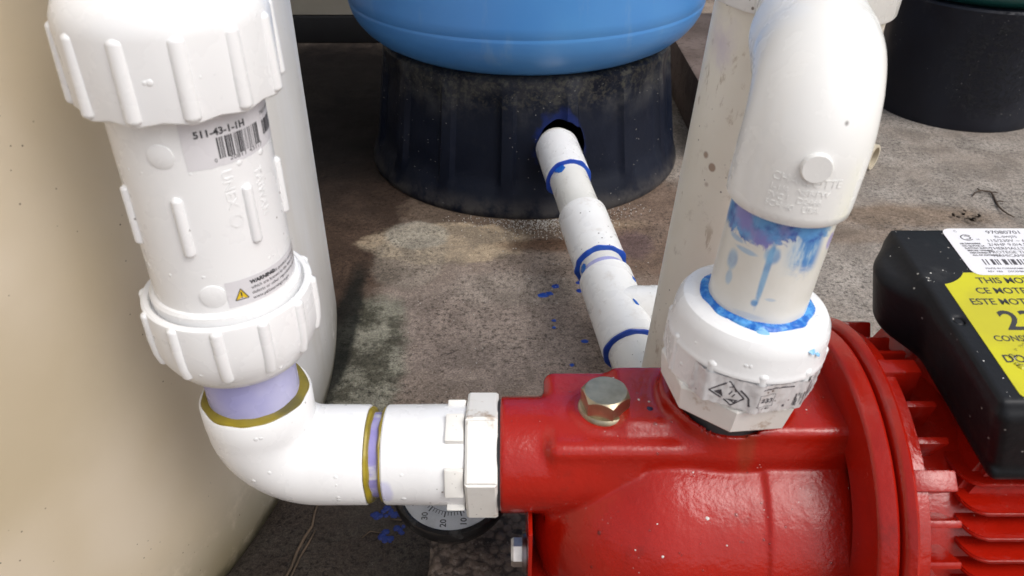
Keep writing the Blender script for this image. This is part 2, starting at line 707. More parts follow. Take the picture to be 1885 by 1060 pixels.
# ------------------------------------------------------------------ floor, wall, kerb
def floor_mat():
    m = Mat('stained_concrete', (0.2, 0.17, 0.14), 0.75, spec=0.18)
    big = m.noise(5, 6, 0.6, 0.4)
    mid = m.noise(24, 7, 0.68, 0.5)
    fine = m.noise(210, 6, 0.75)
    grit = m.noise(620, 4, 0.7)
    rag = m.noise(34, 7, 0.66)
    slow = m.noise(11, 4, 0.6)
    col = m.mix(m.ss(big, 0.36, 0.64), (0.235, 0.180, 0.142), (0.325, 0.262, 0.212))

    def tone_patch(c, r, wob, soft, amt, tone):  # ragged tinted patch: real stains, and painted shade where noted
        nonlocal col
        k = m.near((c[0], c[1], 0), (r[0], r[1], 1), wob, 30, soft, rag)
        col = m.mix(m.op('MULTIPLY', k, amt), col, tone)
        return k
    # the right half is greyer, drier concrete
    tone_patch((0.72, 0.90), (0.60, 0.60), 0.5, 0.25, 1.0, m.mix(m.ss(slow, 0.30, 0.70), (0.275, 0.235, 0.20), (0.335, 0.30, 0.265)))
    # brown halo of soil round the black base
    ring = m.near((TC[0], TC[1], 0), (0.262, 0.262, 1), 0.30, 30, 0.10, rag)
    ring = m.op('MULTIPLY', ring, m.ss(m.axis(0), 0.13, 0.03))
    col = m.mix(m.op('MULTIPLY', ring, 0.80), col, (0.105, 0.072, 0.050))
    tone_patch((-0.02, 0.61), (0.16, 0.10), 0.9, 0.4, 0.55, (0.315, 0.258, 0.225))
    # dark brown strip between the tanks
    tone_patch((-0.235, 0.88), (0.112, 0.34), 0.7, 0.12, 0.92, (0.060, 0.037, 0.026))
    tone_patch((-0.20, 0.69), (0.075, 0.13), 0.9, 0.16, 0.85, (0.075, 0.048, 0.034))
    # pale scraped patch left of the tank base
    tone_patch((-0.072, 0.758), (0.092, 0.046), 0.75, 0.10, 0.88, m.mix(m.ss(mid, 0.4, 0.6), (0.45, 0.355, 0.245), (0.37, 0.30, 0.22)))
    tone_patch((-0.110, 0.725), (0.040, 0.062), 0.8, 0.14, 0.45, (0.285, 0.252, 0.205))
    tone_patch((-0.108, 0.775), (0.036, 0.030), 0.7, 0.14, 0.7, (0.36, 0.335, 0.28))
    tone_patch((0.01, 0.665), (0.07, 0.03), 1.1, 0.4, 0.5, (0.36, 0.31, 0.26))
    # algae by the cream tank
    tone_patch((-0.132, 0.55), (0.036, 0.105), 0.8, 0.2, 0.90, m.mix(m.ss(m.noise(30, 7, 0.7), 0.42, 0.58), (0.070, 0.070, 0.050), (0.27, 0.262, 0.205)))
    tone_patch((-0.160, 0.585), (0.014, 0.12), 0.9, 0.3, 0.9, (0.012, 0.013, 0.011))
    # deep shade of the gap between the tanks, painted near-black
    tone_patch((-0.33, 1.20), (0.33, 0.36), 0.45, 0.40, 0.96, (0.006, 0.005, 0.006))
    # damp floor by the pump, darkened with painted shadow of pump and pipes
    wet_and_shadow = tone_patch((-0.095, 0.325), (0.135, 0.125), 0.5, 0.12, 0.90, m.mix(m.ss(mid, 0.42, 0.62), (0.018, 0.013, 0.010), (0.046, 0.038, 0.030)))
    # rusty and primer stains
    tone_patch((0.16, 0.80), (0.095, 0.13), 0.9, 0.3, 0.65, (0.125, 0.066, 0.038))
    tone_patch((0.045, 0.752), (0.055, 0.014), 0.9, 0.4, 0.75, (0.115, 0.058, 0.032))
    tone_patch((0.098, 0.80), (0.05, 0.012), 1.0, 0.5, 0.5, (0.36, 0.27, 0.18))
    tone_patch((0.135, 0.755), (0.020, 0.030), 1.5, 0.3, 0.30, (0.055, 0.030, 0.075))
    tone_patch((0.46, 0.82), (0.11, 0.028), 1.0, 0.4, 0.55, (0.20, 0.125, 0.07))
    tone_patch((0.40, 0.775), (0.07, 0.02), 1.0, 0.4, 0.5, (0.17, 0.115, 0.075))
    # grain: everything is mottled by the same pits and sand
    k = m.ss(mid, 0.36, 0.64, 1.13, 0.76)
    patchy = m.ss(slow, 0.38, 0.58, 0.25, 1.0)
    k = m.op('MULTIPLY', k, m.op('SUBTRACT', 1.0, m.op('MULTIPLY', m.op('MULTIPLY', m.ss(fine, 0.52, 0.60), 0.62), patchy)))
    k = m.op('MULTIPLY', k, m.ss(fine, 0.48, 0.38, 1.0, 1.30))
    k = m.op('MULTIPLY', k, m.ss(grit, 0.40, 0.60, 1.22, 0.74))
    col = m.mix(1.0, col, k, 'MULTIPLY')
    col = m.mix(m.op('MULTIPLY', m.specks(150, 0.15, 14, 0.55), 0.8), col, (0.035, 0.025, 0.020))
    col = m.mix(m.op('MULTIPLY', m.specks(230, 0.07, 20, 0.60), 0.7), col, (0.46, 0.42, 0.37))
    m.color(col)
    r = m.ss(big, 0.3, 0.7, 0.68, 0.88)
    m.put(m.b.inputs['Roughness'], m.op('SUBTRACT', r, m.op('MULTIPLY', wet_and_shadow, 0.22)))
    m.bump(mid, 0.005, 0.25)
    m.bump(fine, 0.0018, 0.6)
    m.bump(grit, 0.0008, 0.5)
    return m.m


TC = Vector((0.0175, 1.016, 0))                # axis of the blue tank
bm = bmesh.new()
s_ = 15.0
for (x, y) in ((-s_, -s_), (s_, -s_), (s_, s_), (-s_, s_)):
    bm.verts.new((x, y, 0))
bm.faces.new(bm.verts[:])
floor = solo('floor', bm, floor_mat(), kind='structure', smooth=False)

m = Mat('cream_wall_paint', (0.46, 0.42, 0.35), 0.7)
m.color(m.mix(m.ss(m.noise(6, 5), 0.35, 0.65), (0.47, 0.43, 0.36), (0.38, 0.345, 0.28)))
m.bump(m.noise(90, 4), 0.001, 0.3)
wall = thing('wall', 'cream painted wall with black plinth behind the gap between the tanks', 'wall', (-0.7, 1.52, 0))
part('wall_face', box(-2.0, 0.35, 1.50, 1.62, 0.052, 1.9), m.m, wall, smooth=False)
m = Mat('dark_plinth', (0.010, 0.010, 0.012), 0.6)
m.color(m.mix(m.noise(30, 5), (0.007, 0.007, 0.009), (0.018, 0.017, 0.018)))
part('plinth', box(-2.0, 0.35, 1.496, 1.62, 0.0, 0.05, 0.004), m.m, wall)  # dark band along the foot of the wall

m = Mat('weathered_block', (0.2, 0.16, 0.14), 0.85)
c_ = m.mix(m.ss(m.noise(14, 6), 0.35, 0.65), (0.19, 0.145, 0.13), (0.12, 0.088, 0.076))
c_ = m.mix(m.op('MULTIPLY', m.ss(m.noise(130, 5), 0.56, 0.66), 0.6), c_, (0.055, 0.04, 0.035))
m.color(c_)
m.bump(m.noise(130, 5), 0.003, 0.6)
BLOCK = m.m
bm = box(0.255, 0.40, 0.96, 1.40, 0.0, 0.082, 0.004)
solo('kerb_block', bm, BLOCK, 'rough brown concrete kerb block beside the black base of the blue tank', 'concrete block', loc=(0.33, 1.18, 0))


# ------------------------------------------------------------------ large cream water tank
def tank_mat():
    m = Mat('cream_polyethylene', (0.5, 0.45, 0.36), 0.42, origin=(-0.618, 0.48, 0))
    blot = m.noise(6.5, 3, 0.45, 0.3)
    col = m.mix(m.ss(blot, 0.38, 0.62), (0.63, 0.545, 0.425), (0.55, 0.460, 0.325))
    tone_patch = m.near((-0.24, 0.22, 0.22), (0.07, 0.12, 0.055), 0.8, 9, 0.45)
    col = m.mix(m.op('MULTIPLY', tone_patch, 0.55), col, (0.44, 0.36, 0.225))
    # the side by the gap is painted paler, as the light makes it
    lit_side = m.ss(m.axis(1), 0.30, 0.44)
    col = m.mix(lit_side, col, m.mix(m.ss(m.noise(12, 4, 0.6, 0, (1, 1, 0.15)), 0.4, 0.62), (0.88, 0.88, 0.88), (0.78, 0.76, 0.72)))
    z = m.axis(2)
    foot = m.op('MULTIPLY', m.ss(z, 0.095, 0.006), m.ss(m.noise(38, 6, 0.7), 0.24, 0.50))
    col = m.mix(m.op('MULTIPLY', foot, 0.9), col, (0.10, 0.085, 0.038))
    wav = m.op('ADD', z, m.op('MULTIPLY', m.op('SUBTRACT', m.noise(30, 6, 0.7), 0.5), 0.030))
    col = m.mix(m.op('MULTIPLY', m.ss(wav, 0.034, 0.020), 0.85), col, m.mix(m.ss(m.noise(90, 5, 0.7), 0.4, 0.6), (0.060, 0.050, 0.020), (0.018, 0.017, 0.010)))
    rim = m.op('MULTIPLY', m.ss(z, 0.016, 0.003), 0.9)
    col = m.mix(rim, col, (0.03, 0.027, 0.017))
    col = m.mix(m.op('MULTIPLY', m.specks(95, 0.055, 12, 0.52), 0.85), col, (0.075, 0.055, 0.035))
    col = m.mix(m.op('MULTIPLY', m.specks(190, 0.10, 16, 0.55), 0.8), col, (0.06, 0.045, 0.03))
    m.color(col)
    m.rough(m.ss(m.noise(14, 4), 0.3, 0.7, 0.36, 0.52))
    m.bump(m.noise(16, 3), 0.004, 0.18)
    m.bump(m.noise(160, 3), 0.0005, 0.2)
    return m.m


tank = thing('water_tank', 'large cream plastic water tank with dirt specks and mossy foot', 'water tank', (-0.618, 0.48, 0))
TR = 0.47
prof = [(0.0, 0.0), (TR - 0.045, 0.0), (TR - 0.022, 0.002), (TR - 0.008, 0.009), (TR - 0.002, 0.020), (TR, 0.034), (TR, 0.3), (TR, 0.6), (TR, 1.05),
        (TR - 0.02, 1.11), (TR - 0.09, 1.17), (0.22, 1.24), (0.22, 1.28), (0.0, 1.285)]
part('shell', lathe(prof, 160, mat=Matrix.Translation((-0.618, 0.48, 0.0005))), tank_mat(), tank)
part('lid', lathe([(0.0, 1.288), (0.235, 1.288), (0.235, 1.325), (0.2, 1.34), (0.0, 1.345)], 64, mat=Matrix.Translation((-0.618, 0.48, 0))), WHITE, tank)

# ------------------------------------------------------------------ blue pressure tank on its ribbed black base
TC = Vector((0.0175, 1.016, 0))


def base_mat():
    m = black_plastic('ribbed_base_plastic', (0.006, 0.0085, 0.017), (0.010, 0.013, 0.024), 0.0012, 0.03, spec=0.16)
    m2 = m
    col = m.b.inputs['Base Color'].links[0].from_socket
    z = m.axis(2)
    # lichen and lime crust under the tank's rim
    lich = m.op('MULTIPLY', m.ss(z, 0.112, 0.142), m.ss(m.noise(150, 7, 0.78), 0.47, 0.60))
    col = m.mix(m.op('MULTIPLY', lich, 0.42), col, (0.12, 0.112, 0.08))
    haze = m.op('MULTIPLY', m.ss(z, 0.095, 0.125), m.ss(m.noise(22, 6, 0.65), 0.42, 0.66))
    col = m.mix(m.op('MULTIPLY', haze, 0.16), col, (0.22, 0.215, 0.20))
    foot = m.op('MULTIPLY', m.ss(z, 0.030, 0.004), m.ss(m.noise(34, 6, 0.7), 0.36, 0.62))
    col = m.mix(m.op('MULTIPLY', foot, 0.25), col, (0.20, 0.18, 0.155))
    # blue cement smeared round the hole
    sm = m.near((0.0375, -0.205, 0.085), (0.0325, 0.05, 0.046), 0.75, 60, 0.12)
    col = m.mix(m.op('MULTIPLY', sm, 0.55), col, (0.008, 0.022, 0.14))
    scr = m.op('MULTIPLY', m.specks(70, 0.07, 9, 0.58), 0.5)
    col = m.mix(scr, col, (0.36, 0.35, 0.32))
    m.color(col)
    return m.m


def flute(r, z, a):
    d = math.degrees(a)
    k = ((d + 7.0) % 22.5) / 22.5
    e = 0.5 - 0.5 * math.cos(2 * math.pi * k)
    groove = max(0.0, min(1.0, (e - 0.06) / 0.14))
    groove = groove * groove * (3 - 2 * groove)
    f = max(0.0, min(1.0, (z - 0.022) / 0.02)) * max(0.0, min(1.0, (0.152 - z) / 0.02))
    return r - 0.0062 * groove * f, z


bt = thing('pressure_tank', 'blue steel pressure tank on ribbed black base with pipe hole', 'pressure tank', TC)
bprof = [(0.192, 0.0), (0.205, 0.0), (0.2065, 0.003), (0.206, 0.008), (0.203, 0.016)]
for i in range(1, 15):
    bprof.append((0.2025 - 0.0185 * (i / 14) ** 0.9, 0.016 + 0.128 * i / 14))
bprof += [(0.1822, 0.156), (0.178, 0.1600), (0.171, 0.1605)]
inner = [(0.171, 0.150), (0.176, 0.10), (0.186, 0.03), (0.190, 0.004)]
bm = lathe(bprof + inner, 288, flute, mat=Matrix.Translation(TC), closed=True)
# cut the pipe hole
tmp = bpy.data.objects.new('tmp_base', to_mesh(bm, 'tmp_base', None))
COL.objects.link(tmp)
hc = Vector((0.0555, 0.80, 0.0790))
hb = sweep([(hc + Vector((0, -0.08, 0)), (0, 1, 0), 1.0), (hc + Vector((0, 0.08, 0)), (0, 1, 0), 1.0)], 44, cap0=True, cap1=True,
           mod=lambda k, a, r: 0.030 * (1 + 0.012 * math.sin(5 * a + 1) + 0.012 * math.sin(11 * a)))
remap(hb, lambda c: Vector((hc.x + (c.x - hc.x) * 0.93, c.y, hc.z + (c.z - hc.z) * 1.15)))
cut = bpy.data.objects.new('tmp_cut', to_mesh(hb, 'tmp_cut', None))
COL.objects.link(cut)
md = tmp.modifiers.new('b', 'BOOLEAN')
md.operation = 'DIFFERENCE'
md.solver = 'EXACT'
md.object = cut
dg = bpy.context.evaluated_depsgraph_get()
dg.update()
me = bpy.data.meshes.new_from_object(tmp.evaluated_get(dg))
bm = bmesh.new()
bm.from_mesh(me)
bpy.data.objects.remove(tmp)
bpy.data.objects.remove(cut)
base_o = part('tank_base', bm, base_mat(), bt, angle=40)


def blue_mat():
    m = Mat('blue_enamel', (0.06, 0.24, 0.56), 0.36, coat=0.15)
    col = m.mix(m.ss(m.noise(5, 5), 0.35, 0.68), (0.070, 0.255, 0.62), (0.085, 0.29, 0.64))
    col = m.mix(m.op('MULTIPLY', m.ss(m.noise(40, 6, 0.7, 0, (1, 1, 0.2)), 0.56, 0.72), 0.32), col, (0.20, 0.36, 0.60))
    col = m.mix(m.op('MULTIPLY', m.specks(38, 0.07, 6, 0.58), 0.6), col, (0.03, 0.14, 0.42))
    m.color(col)
    m.bump(m.noise(70, 3), 0.0008, 0.15)
    return m.m


def bulge(z):
    return z
tp = [(0.0, 0.150), (0.09, 0.151), (0.155, 0.1580), (0.178, 0.1630), (0.192, 0.1705), (0.203, 0.1800), (0.211, 0.1900), (0.2155, 0.1990), (0.2180, 0.2080), (0.2184, 0.2105),
      (0.2181, 0.2118), (0.2183, 0.2130), (0.2190, 0.2142), (0.2200, 0.225), (0.2205, 0.30), (0.2205, 0.55), (0.2205, 0.80), (0.215, 0.86), (0.19, 0.92), (0.13, 0.965), (0.06, 0.985), (0.0, 0.99)]
part('tank_shell', lathe(tp, 144, mat=Matrix.Translation(TC)), blue_mat(), bt, angle=60)

# ------------------------------------------------------------------ green tank behind, on its smooth black base
GC = Vector((0.688, 1.185, 0))
gt = thing('filter_tank', 'dark green tank standing on a smooth black plastic base', 'pressure tank', GC)
m = black_plastic('smooth_base_plastic', (0.011, 0.012, 0.018), (0.015, 0.017, 0.025), 0.001, 0.05)
peel = m.near((-0.01, -0.10, 0.10), (0.06, 0.08, 0.07), 0.9, 40, 0.3)
m.bump(m.op('MULTIPLY', m.ss(m.noise(160, 7, 0.75), 0.5, 0.62), peel), 0.004, 0.8)
part('tank_base', lathe([(0.10, 0.0), (0.1175, 0.0), (0.1185, 0.003), (0.1175, 0.010), (0.1195, 0.05), (0.1225, 0.11), (0.126, 0.163), (0.127, 0.168), (0.1245, 0.171), (0.10, 0.171)], 96, mat=Matrix.Translation(GC)), m.m, gt)
m = Mat('green_enamel', (0.012, 0.085, 0.075), 0.35, coat=0.1)
m.color(m.mix(m.ss(m.noise(8, 5), 0.35, 0.65), (0.010, 0.075, 0.068), (0.018, 0.105, 0.092)))
part('tank_shell', lathe([(0.0, 0.166), (0.08, 0.167), (0.112, 0.172), (0.126, 0.184), (0.132, 0.20), (0.134, 0.23), (0.134, 0.7), (0.12, 0.78), (0.07, 0.82), (0.0, 0.83)], 96, mat=Matrix.Translation(GC)), m.m, gt)

# ------------------------------------------------------------------ outlet pipe from the blue tank, along the floor to the tee
op_ = thing('outlet_pipe', 'white pipe with couplings and blue joints running from black base to tee', 'pipe', (0.0934, 0.554, 0.0))
A = Vector((0.0541, 0.8085, 0.080))
B = Vector((0.0940, 0.5540, 0.045))
dAB = (B - A).normalized()


def at(t):
    return A + dAB * t


def seg_bm(t0, t1, r, rin=0.021, seg=48):
    e = 0.0012
    return sweep([(at(t0 + 0.004), dAB, rin), (at(t0), dAB, rin), (at(t0), dAB, r - e), (at(t0 + e), dAB, r), (at(t1 - e), dAB, r), (at(t1), dAB, r - e), (at(t1), dAB, rin), (at(t1 - 0.004), dAB, rin)], seg)


def bead(frame, r0, r1, h, seed, amp=0.25, seg=72):
    """uneven ring of cement; frame: local z along the pipe"""
    rnd = random.Random(seed)
    ph = [rnd.uniform(0, 6.28) for _ in range(6)]

    def mod(r, z, a):
        k = sum(math.sin((i + 2) * 1.7 // 1 * a + p) for i, p in enumerate(ph)) / 6
        k2 = mnoise.noise(Vector((math.cos(a) * 3 + seed, math.sin(a) * 3, z * 200)))
        return (r + (r - r0) * amp * (k + k2), z + h * 0.35 * k2)
    return lathe([(r0, -h), ((r0 + r1) / 2, -h * 0.8), (r1, -h * 0.1), (r1 * 0.985, h * 0.5), ((r0 + r1) / 2, h * 0.95), (r0, h)], seg, mod, mat=frame)


def frame_at(p, d):
    return Matrix.Translation(p) @ Vector(d).to_track_quat('Z', 'Y').to_matrix().to_4x4()


L1, L2, L3, L4, L5, L6 = 0.042, 0.111, 0.188, 0.208, 0.285, 0.298
part('pipe', sweep([(at(-0.03), dAB, 0.0205), (at(L6 + 0.10), dAB, 0.0205)], 48), GREYPIPE, op_)
part('coupling', seg_bm(-0.022, L1, 0.0243), WHITE, op_)
part('coupling', seg_bm(L2, L3, 0.0247), WHITE_DIRTY, op_)
bm = seg_bm(L4, L6, 0.0247)
side = Vector((1, -0.02, 0.0)).normalized()
c0 = at((L4 + L6) / 2 + 0.001)
join(bm, sweep([(c0, side, 0.0246), (c0 + side * 0.0275, side, 0.0246), (c0 + side * 0.029, side, 0.0250), (c0 + side * 0.062, side, 0.0247), (c0 + side * 0.063, side, 0.021), (c0 + side * 0.058, side, 0.0208)], 48))
part('tee', bm, WHITE_DIRTY, op_)
part('branch_pipe', sweep([(c0 + side * 0.04, side, 0.0205), (c0 + side * 0.13, side, 0.0205)], 40, cap1=True), GREYPIPE, op_)
part('primer_band', sweep([(at(L4 - 0.008), dAB, 0.0206), (at(L4 - 0.007), dAB, 0.0208), (at(L4 - 0.0005), dAB, 0.0208)], 48), LILAC, op_)
for i, (t, r1) in enumerate(((L1 + 0.001, 0.0247), (L2 - 0.0012, 0.0222), (L3 + 0.001, 0.0250), (L6 + 0.001, 0.0249))):
    part('cement_ring', bead(frame_at(at(t), dAB), 0.0200, r1, 0.0020 if i != 1 else 0.0010, 11 + i, 0.24), BLUEDRY, op_)
bm = bmesh.new()
rnd = random.Random(5)
for (t, ang, rr) in ((L1 + 0.006, -0.6, 0.006), (L4 + 0.055, 0.5, 0.0055), (L4 + 0.02, 0.9, 0.003), (L3 + 0.010, -1.25, 0.005)):
    up = Vector((0, 0, 1)) - dAB * dAB.z
    up.normalize()
    sd = dAB.cross(up) * -1
    nn = (up * math.cos(ang) + sd * math.sin(ang))
    rad = 0.0206 if t < L4 else 0.0247
    blob(at(t) + nn * rad, nn, rr, 0.0007, 12, bm, rnd)
part('cement_smear', bm, BLUECEM, op_, kind='stuff')

# ------------------------------------------------------------------ big drain riser
m = Mat('cream_sewer_pipe', (0.62, 0.58, 0.48), 0.4)
c_ = m.mix(m.ss(m.noise(9, 4), 0.35, 0.65), (0.84, 0.80, 0.71), (0.77, 0.72, 0.62))
c_ = m.mix(m.op('MULTIPLY', m.ss(m.noise(60, 6, 0.7), 0.60, 0.70), 0.35), c_, (0.34, 0.28, 0.21))
c_ = m.mix(m.op('MULTIPLY', m.specks(48, 0.15, 9, 0.50), 0.8), c_, (0.26, 0.15, 0.09))
scf = m.op('MULTIPLY', m.ss(m.noise(110, 6, 0.7, 0.4, (1, 1, 0.45)), 0.56, 0.64), m.ss(m.noise(16, 3), 0.50, 0.60))
c_ = m.mix(m.op('MULTIPLY', scf, 0.55), c_, (0.36, 0.27, 0.18))
c_ = m.mix(m.op('MULTIPLY', m.specks(150, 0.12, 14, 0.54), 0.7), c_, (0.16, 0.12, 0.09))
pm = m.near((-0.030, -0.036, 0.325), (0.012, 0.03, 0.022), 0.8, 50, 0.3)
c_ = m.mix(m.op('MULTIPLY', pm, 0.7), c_, (0.42, 0.34, 0.55))
m.color(c_)
m.bump(m.noise(50, 4), 0.0012, 0.2)
RISER = m.m
rp = thing('drain_riser', 'wide cream drain pipe standing scuffed and dirty behind the white elbow', 'pipe', (0.1334, 0.436, 0))
p0, p1 = Vector((0.1334, 0.436, 0.0)), Vector((0.1540, 0.436, 0.33))
part('pipe', straight(p0, p1, [(0.0, 0.0420), (0.0, 0.0445), (0.62, 0.0445), (0.62, 0.042)], 72), RISER, rp)
part('coupling', straight(p0, p1, [(0.342, 0.0446), (0.342, 0.0478), (0.3432, 0.0485), (0.43, 0.0485), (0.431, 0.0446)], 72), WHITE_DIRTY, rp)

# pipe stub lying on the slab behind
m_ = plastic('yellowed_pipe', (0.62, 0.56, 0.44), (0.55, 0.48, 0.36), 0.45).m
q0, q1 = Vector((0.472, 0.945, 0.0175)), Vector((0.36, 1.05, 0.0175))
solo('pipe_stub', straight(q0, q1, [(0.10, 0.0132), (0.0, 0.0132), (0.0, 0.0165), (0.001, 0.0168), (0.15, 0.0168)], 36), m_,
     'short open yellowed pipe end lying on the floor behind the white elbow', 'pipe', loc=(0.40, 0.99, 0))

# ------------------------------------------------------------------ paver under the pump
m = Mat('pebbly_paver', (0.2, 0.16, 0.13), 0.8)
v_ = m.voro(190)
c_ = m.mix(m.ss(m.noise(16, 5), 0.35, 0.65), (0.20, 0.155, 0.125), (0.14, 0.105, 0.085))
c_ = m.mix(m.ss(v_, 0.45, 0.75), c_, (0.05, 0.036, 0.03))
c_ = m.mix(m.op('MULTIPLY', m.ss(m.noise(90, 6, 0.7), 0.56, 0.64), 0.85), c_, (0.022, 0.016, 0.014))
c_ = m.mix(m.op('MULTIPLY', m.ss(m.noise(240, 4, 0.7), 0.56, 0.68), 0.5), c_, (0.30, 0.245, 0.21))
m.color(c_)
m.bump(v_, -0.003, 0.7)
m.bump(m.noise(260, 5, 0.7), 0.0022, 0.7)
bm = bmesh.new()
nxg, nyg = 170, 100
X0, X1, Y0, Y1 = -0.0505, 0.42, 0.07, 0.347
vv = []
for j in range(nyg + 1):
    row = []
    for i in range(nxg + 1):
        # denser where it shows
        fx = (i / nxg) ** 1.9
        x = X0 + (X1 - X0) * fx
        y = Y0 + (Y1 - Y0) * j / nyg
        z = 0.0455 + 0.0011 * mnoise.noise(Vector((x * 160, y * 160, 3))) + 0.0012 * mnoise.noise(Vector((x * 420, y * 420, 9)))
        edge = min(x - X0, Y1 - y)
        if edge < 0.006:
            z -= 0.003 * (1 - edge / 0.006) ** 2 * (1 + mnoise.noise(Vector((x * 90, y * 90, 1))))
        row.append(bm.verts.new((x, y, z)))
    vv.append(row)
for j in range(nyg):
    for i in range(nxg):
        bm.faces.new((vv[j][i], vv[j][i + 1], vv[j + 1][i + 1], vv[j + 1][i]))
rim = [vv[0][i] for i in range(nxg + 1)] + [vv[j][nxg] for j in range(1, nyg + 1)] + [vv[nyg][i] for i in range(nxg - 1, -1, -1)] + [vv[j][0] for j in range(nyg - 1, 0, -1)]
lo = [bm.verts.new((v.co.x + 0.0015 * mnoise.noise(v.co * 150), v.co.y, 0.0)) for v in rim]
for i in range(len(rim)):
    j = (i + 1) % len(rim)
    bm.faces.new((rim[j], rim[i], lo[i], lo[j]))
solo('paver', bm, m.m, 'coarse brown concrete paver lying under the red pump', 'paver', loc=(0.18, 0.21, 0), angle=60)

# ------------------------------------------------------------------ red jet pump
PC = (0.105, 0.288, 0.0455)
AY, AZ = 0.282, 0.132                         # axis of flange and motor
pump = thing('water_pump', 'glossy red cast iron water pump with black terminal cover and labels', 'water pump', PC)
h = 0.0012
X, Y, Z = grid(-0.012, 0.166, 0.195, 0.392, 0.040, 0.214, h)
rx_ = np.sqrt((Y - 0.281) ** 2 + (Z - 0.160) ** 2)
f = d_cyl(X, -0.0060, 0.060, rx_, 0.0286, 0.0015)                                   # suction boss
blk = d_box(X, Y, Z, ((0.0160, 0.175), (0.2570, 0.3150), (0.072, 0.187)), 0.0055)       # ejector body
f = smin(f, blk, 0.0035)
plat = d_box(X, Y, Z, ((0.105, 0.175), (0.2572, 0.326), (0.12, 0.1985)), 0.0040)         # raised seat of the discharge
rdis = np.sqrt((X - 0.1020) ** 2 + (Y - 0.281) ** 2)
plat = smin(plat, d_cyl(Z, 0.12, 0.1985, np.sqrt((X - 0.1020) ** 2 + (Y - 0.288) ** 2), 0.0310, 0.0025), 0.002)
shelf = d_box(X, Y, Z, ((0.050, 0.10), (0.2680, 0.312), (0.12, 0.1925)), 0.0045)
plat = smin(plat, shelf, 0.004)
f = smin(f, plat, 0.007)
rb = np.sqrt((Y - 0.2835) ** 2 + (Z - 0.1145) ** 2)
barrel = d_cyl(X, 0.078, 0.175, rb, 0.0665, 0.002)
dome = (np.sqrt(((X - 0.080) / 0.070) ** 2 + (rb / 0.0664) ** 2) - 1) * 0.064
dome = np.where(X < 0.080, dome, 10)
bar = np.minimum(barrel, dome)
step = d_cyl(X, 0.1165, 0.175, rb, 0.0678, 0.001)
bar = smin(bar, step, 0.001)
f = smin(f, bar, 0.0008)
back = np.sqrt(((X - 0.112) / 1.6) ** 2 + ((Y - 0.296) / 0.9) ** 2 + ((Z - 0.142) / 1.05) ** 2) - 0.0475
f = smin(f, back, 0.008)
f = np.maximum(f, -d_cyl(Z, 0.1945, 0.23, rdis, 0.0240, 0.0005))                       # recess of the discharge thread
rpl = np.sqrt((X - 0.0446) ** 2 + (Y - 0.283) ** 2)
f = smin(f, d_cyl(Z, 0.10, 0.1885, rpl, 0.0150, 0.001), 0.004)                         # priming boss
nub = np.sqrt((X - 0.146) ** 2 + (Y - 0.2225) ** 2 + (Z - 0.118) ** 2) - 0.0056
f = smin(f, nub, 0.003)
f = smax(f, X - 0.1560, 0.001)
f = smin(f, d_box(X, Y, Z, ((0.045, 0.150), (0.235, 0.345), (0.03, 0.10)), 0.008), 0.015)  # foot
f = np.maximum(f, 0.046 - Z)
casing = part('casing', sdf_bm(f, (-0.012, 0.195, 0.040), h), RED, pump, angle=0)

FX = Matrix.Translation((0, AY, AZ)) @ Matrix.Rotation(R(90), 4, 'Y')        # local z = world x
fl = [(0.060, 0.1520), (0.0835, 0.1520), (0.0848, 0.1526), (0.0855, 0.1538), (0.0873, 0.1590), (0.0868, 0.1600), (0.0850, 0.1605), (0.05, 0.1605)]
part('flange', lathe(fl, 128, mat=FX), RED, pump)
fl2 = [(0.05, 0.1614), (0.0868, 0.1614), (0.0888, 0.1622), (0.0897, 0.1634), (0.0908, 0.1655), (0.0900, 0.1668), (0.0872, 0.1670),
       (0.0862, 0.1680), (0.0856, 0.1735), (0.0840, 0.1745), (0.05, 0.1748)]
adapter = part('motor_flange', lathe(fl2, 128, mat=FX), RED, pump)
# cast lugs round the motor flange
lug_frames = []
n_l = 30
for i in range(n_l):
    a = 360.0 / n_l * i + 3
    lug_frames.append((a, i % 3 == 0))
first = {}
for a, big in lug_frames:
    mw = FX @ Matrix.Rotation(R(a), 4, 'Z')
    if big not in first:
        bb = box(0.055, 0.0835 if not big else 0.0885, -0.0045 if big else -0.0017, 0.0045 if big else 0.0017, 0.167 if big else 0.173, 0.1880 if not big else 0.1850, 0.0012)
        first[big] = part('lug', bb, RED, adapter, mw=mw)
    else:
        again(first[big], mw)

mot = part('motor', lathe([(0.0, 0.174), (0.064, 0.174), (0.0665, 0.177), (0.0665, 0.40), (0.06, 0.405), (0.0, 0.405)], 96, mat=FX), RED, pump)
# cooling fins: horizontal blades on the front and back of the motor
for sgn in (-1, 1):
    for k in range(-7, 8):
        zc = AZ + 0.001 + k * 0.0082
        dz = zc - AZ
        if abs(dz) > 0.062:
            continue
        y_in = math.sqrt(0.0665 ** 2 - dz ** 2) - 0.004
        y_out = math.sqrt(max(0.0765 ** 2 - (dz * 1.02) ** 2, 0)) + 0.001
        pts = [(0.1930, y_in), (0.1945, max(y_out - 0.0085, y_in + 0.001))]
        for q in range(1, 7):
            a = R(90 * q / 6)
            pts.append((0.1945 + 0.0085 * (1 - math.cos(a)), y_out - 0.0085 + 0.0085 * math.sin(a)))
        pts += [(0.395, y_out), (0.395, y_in)]
        fb = poly_prism([(px, AY + sgn * py) for px, py in pts], zc - 0.0011, zc + 0.0011, 0.0006)
        part('cooling_fin', fb, RED, mot)
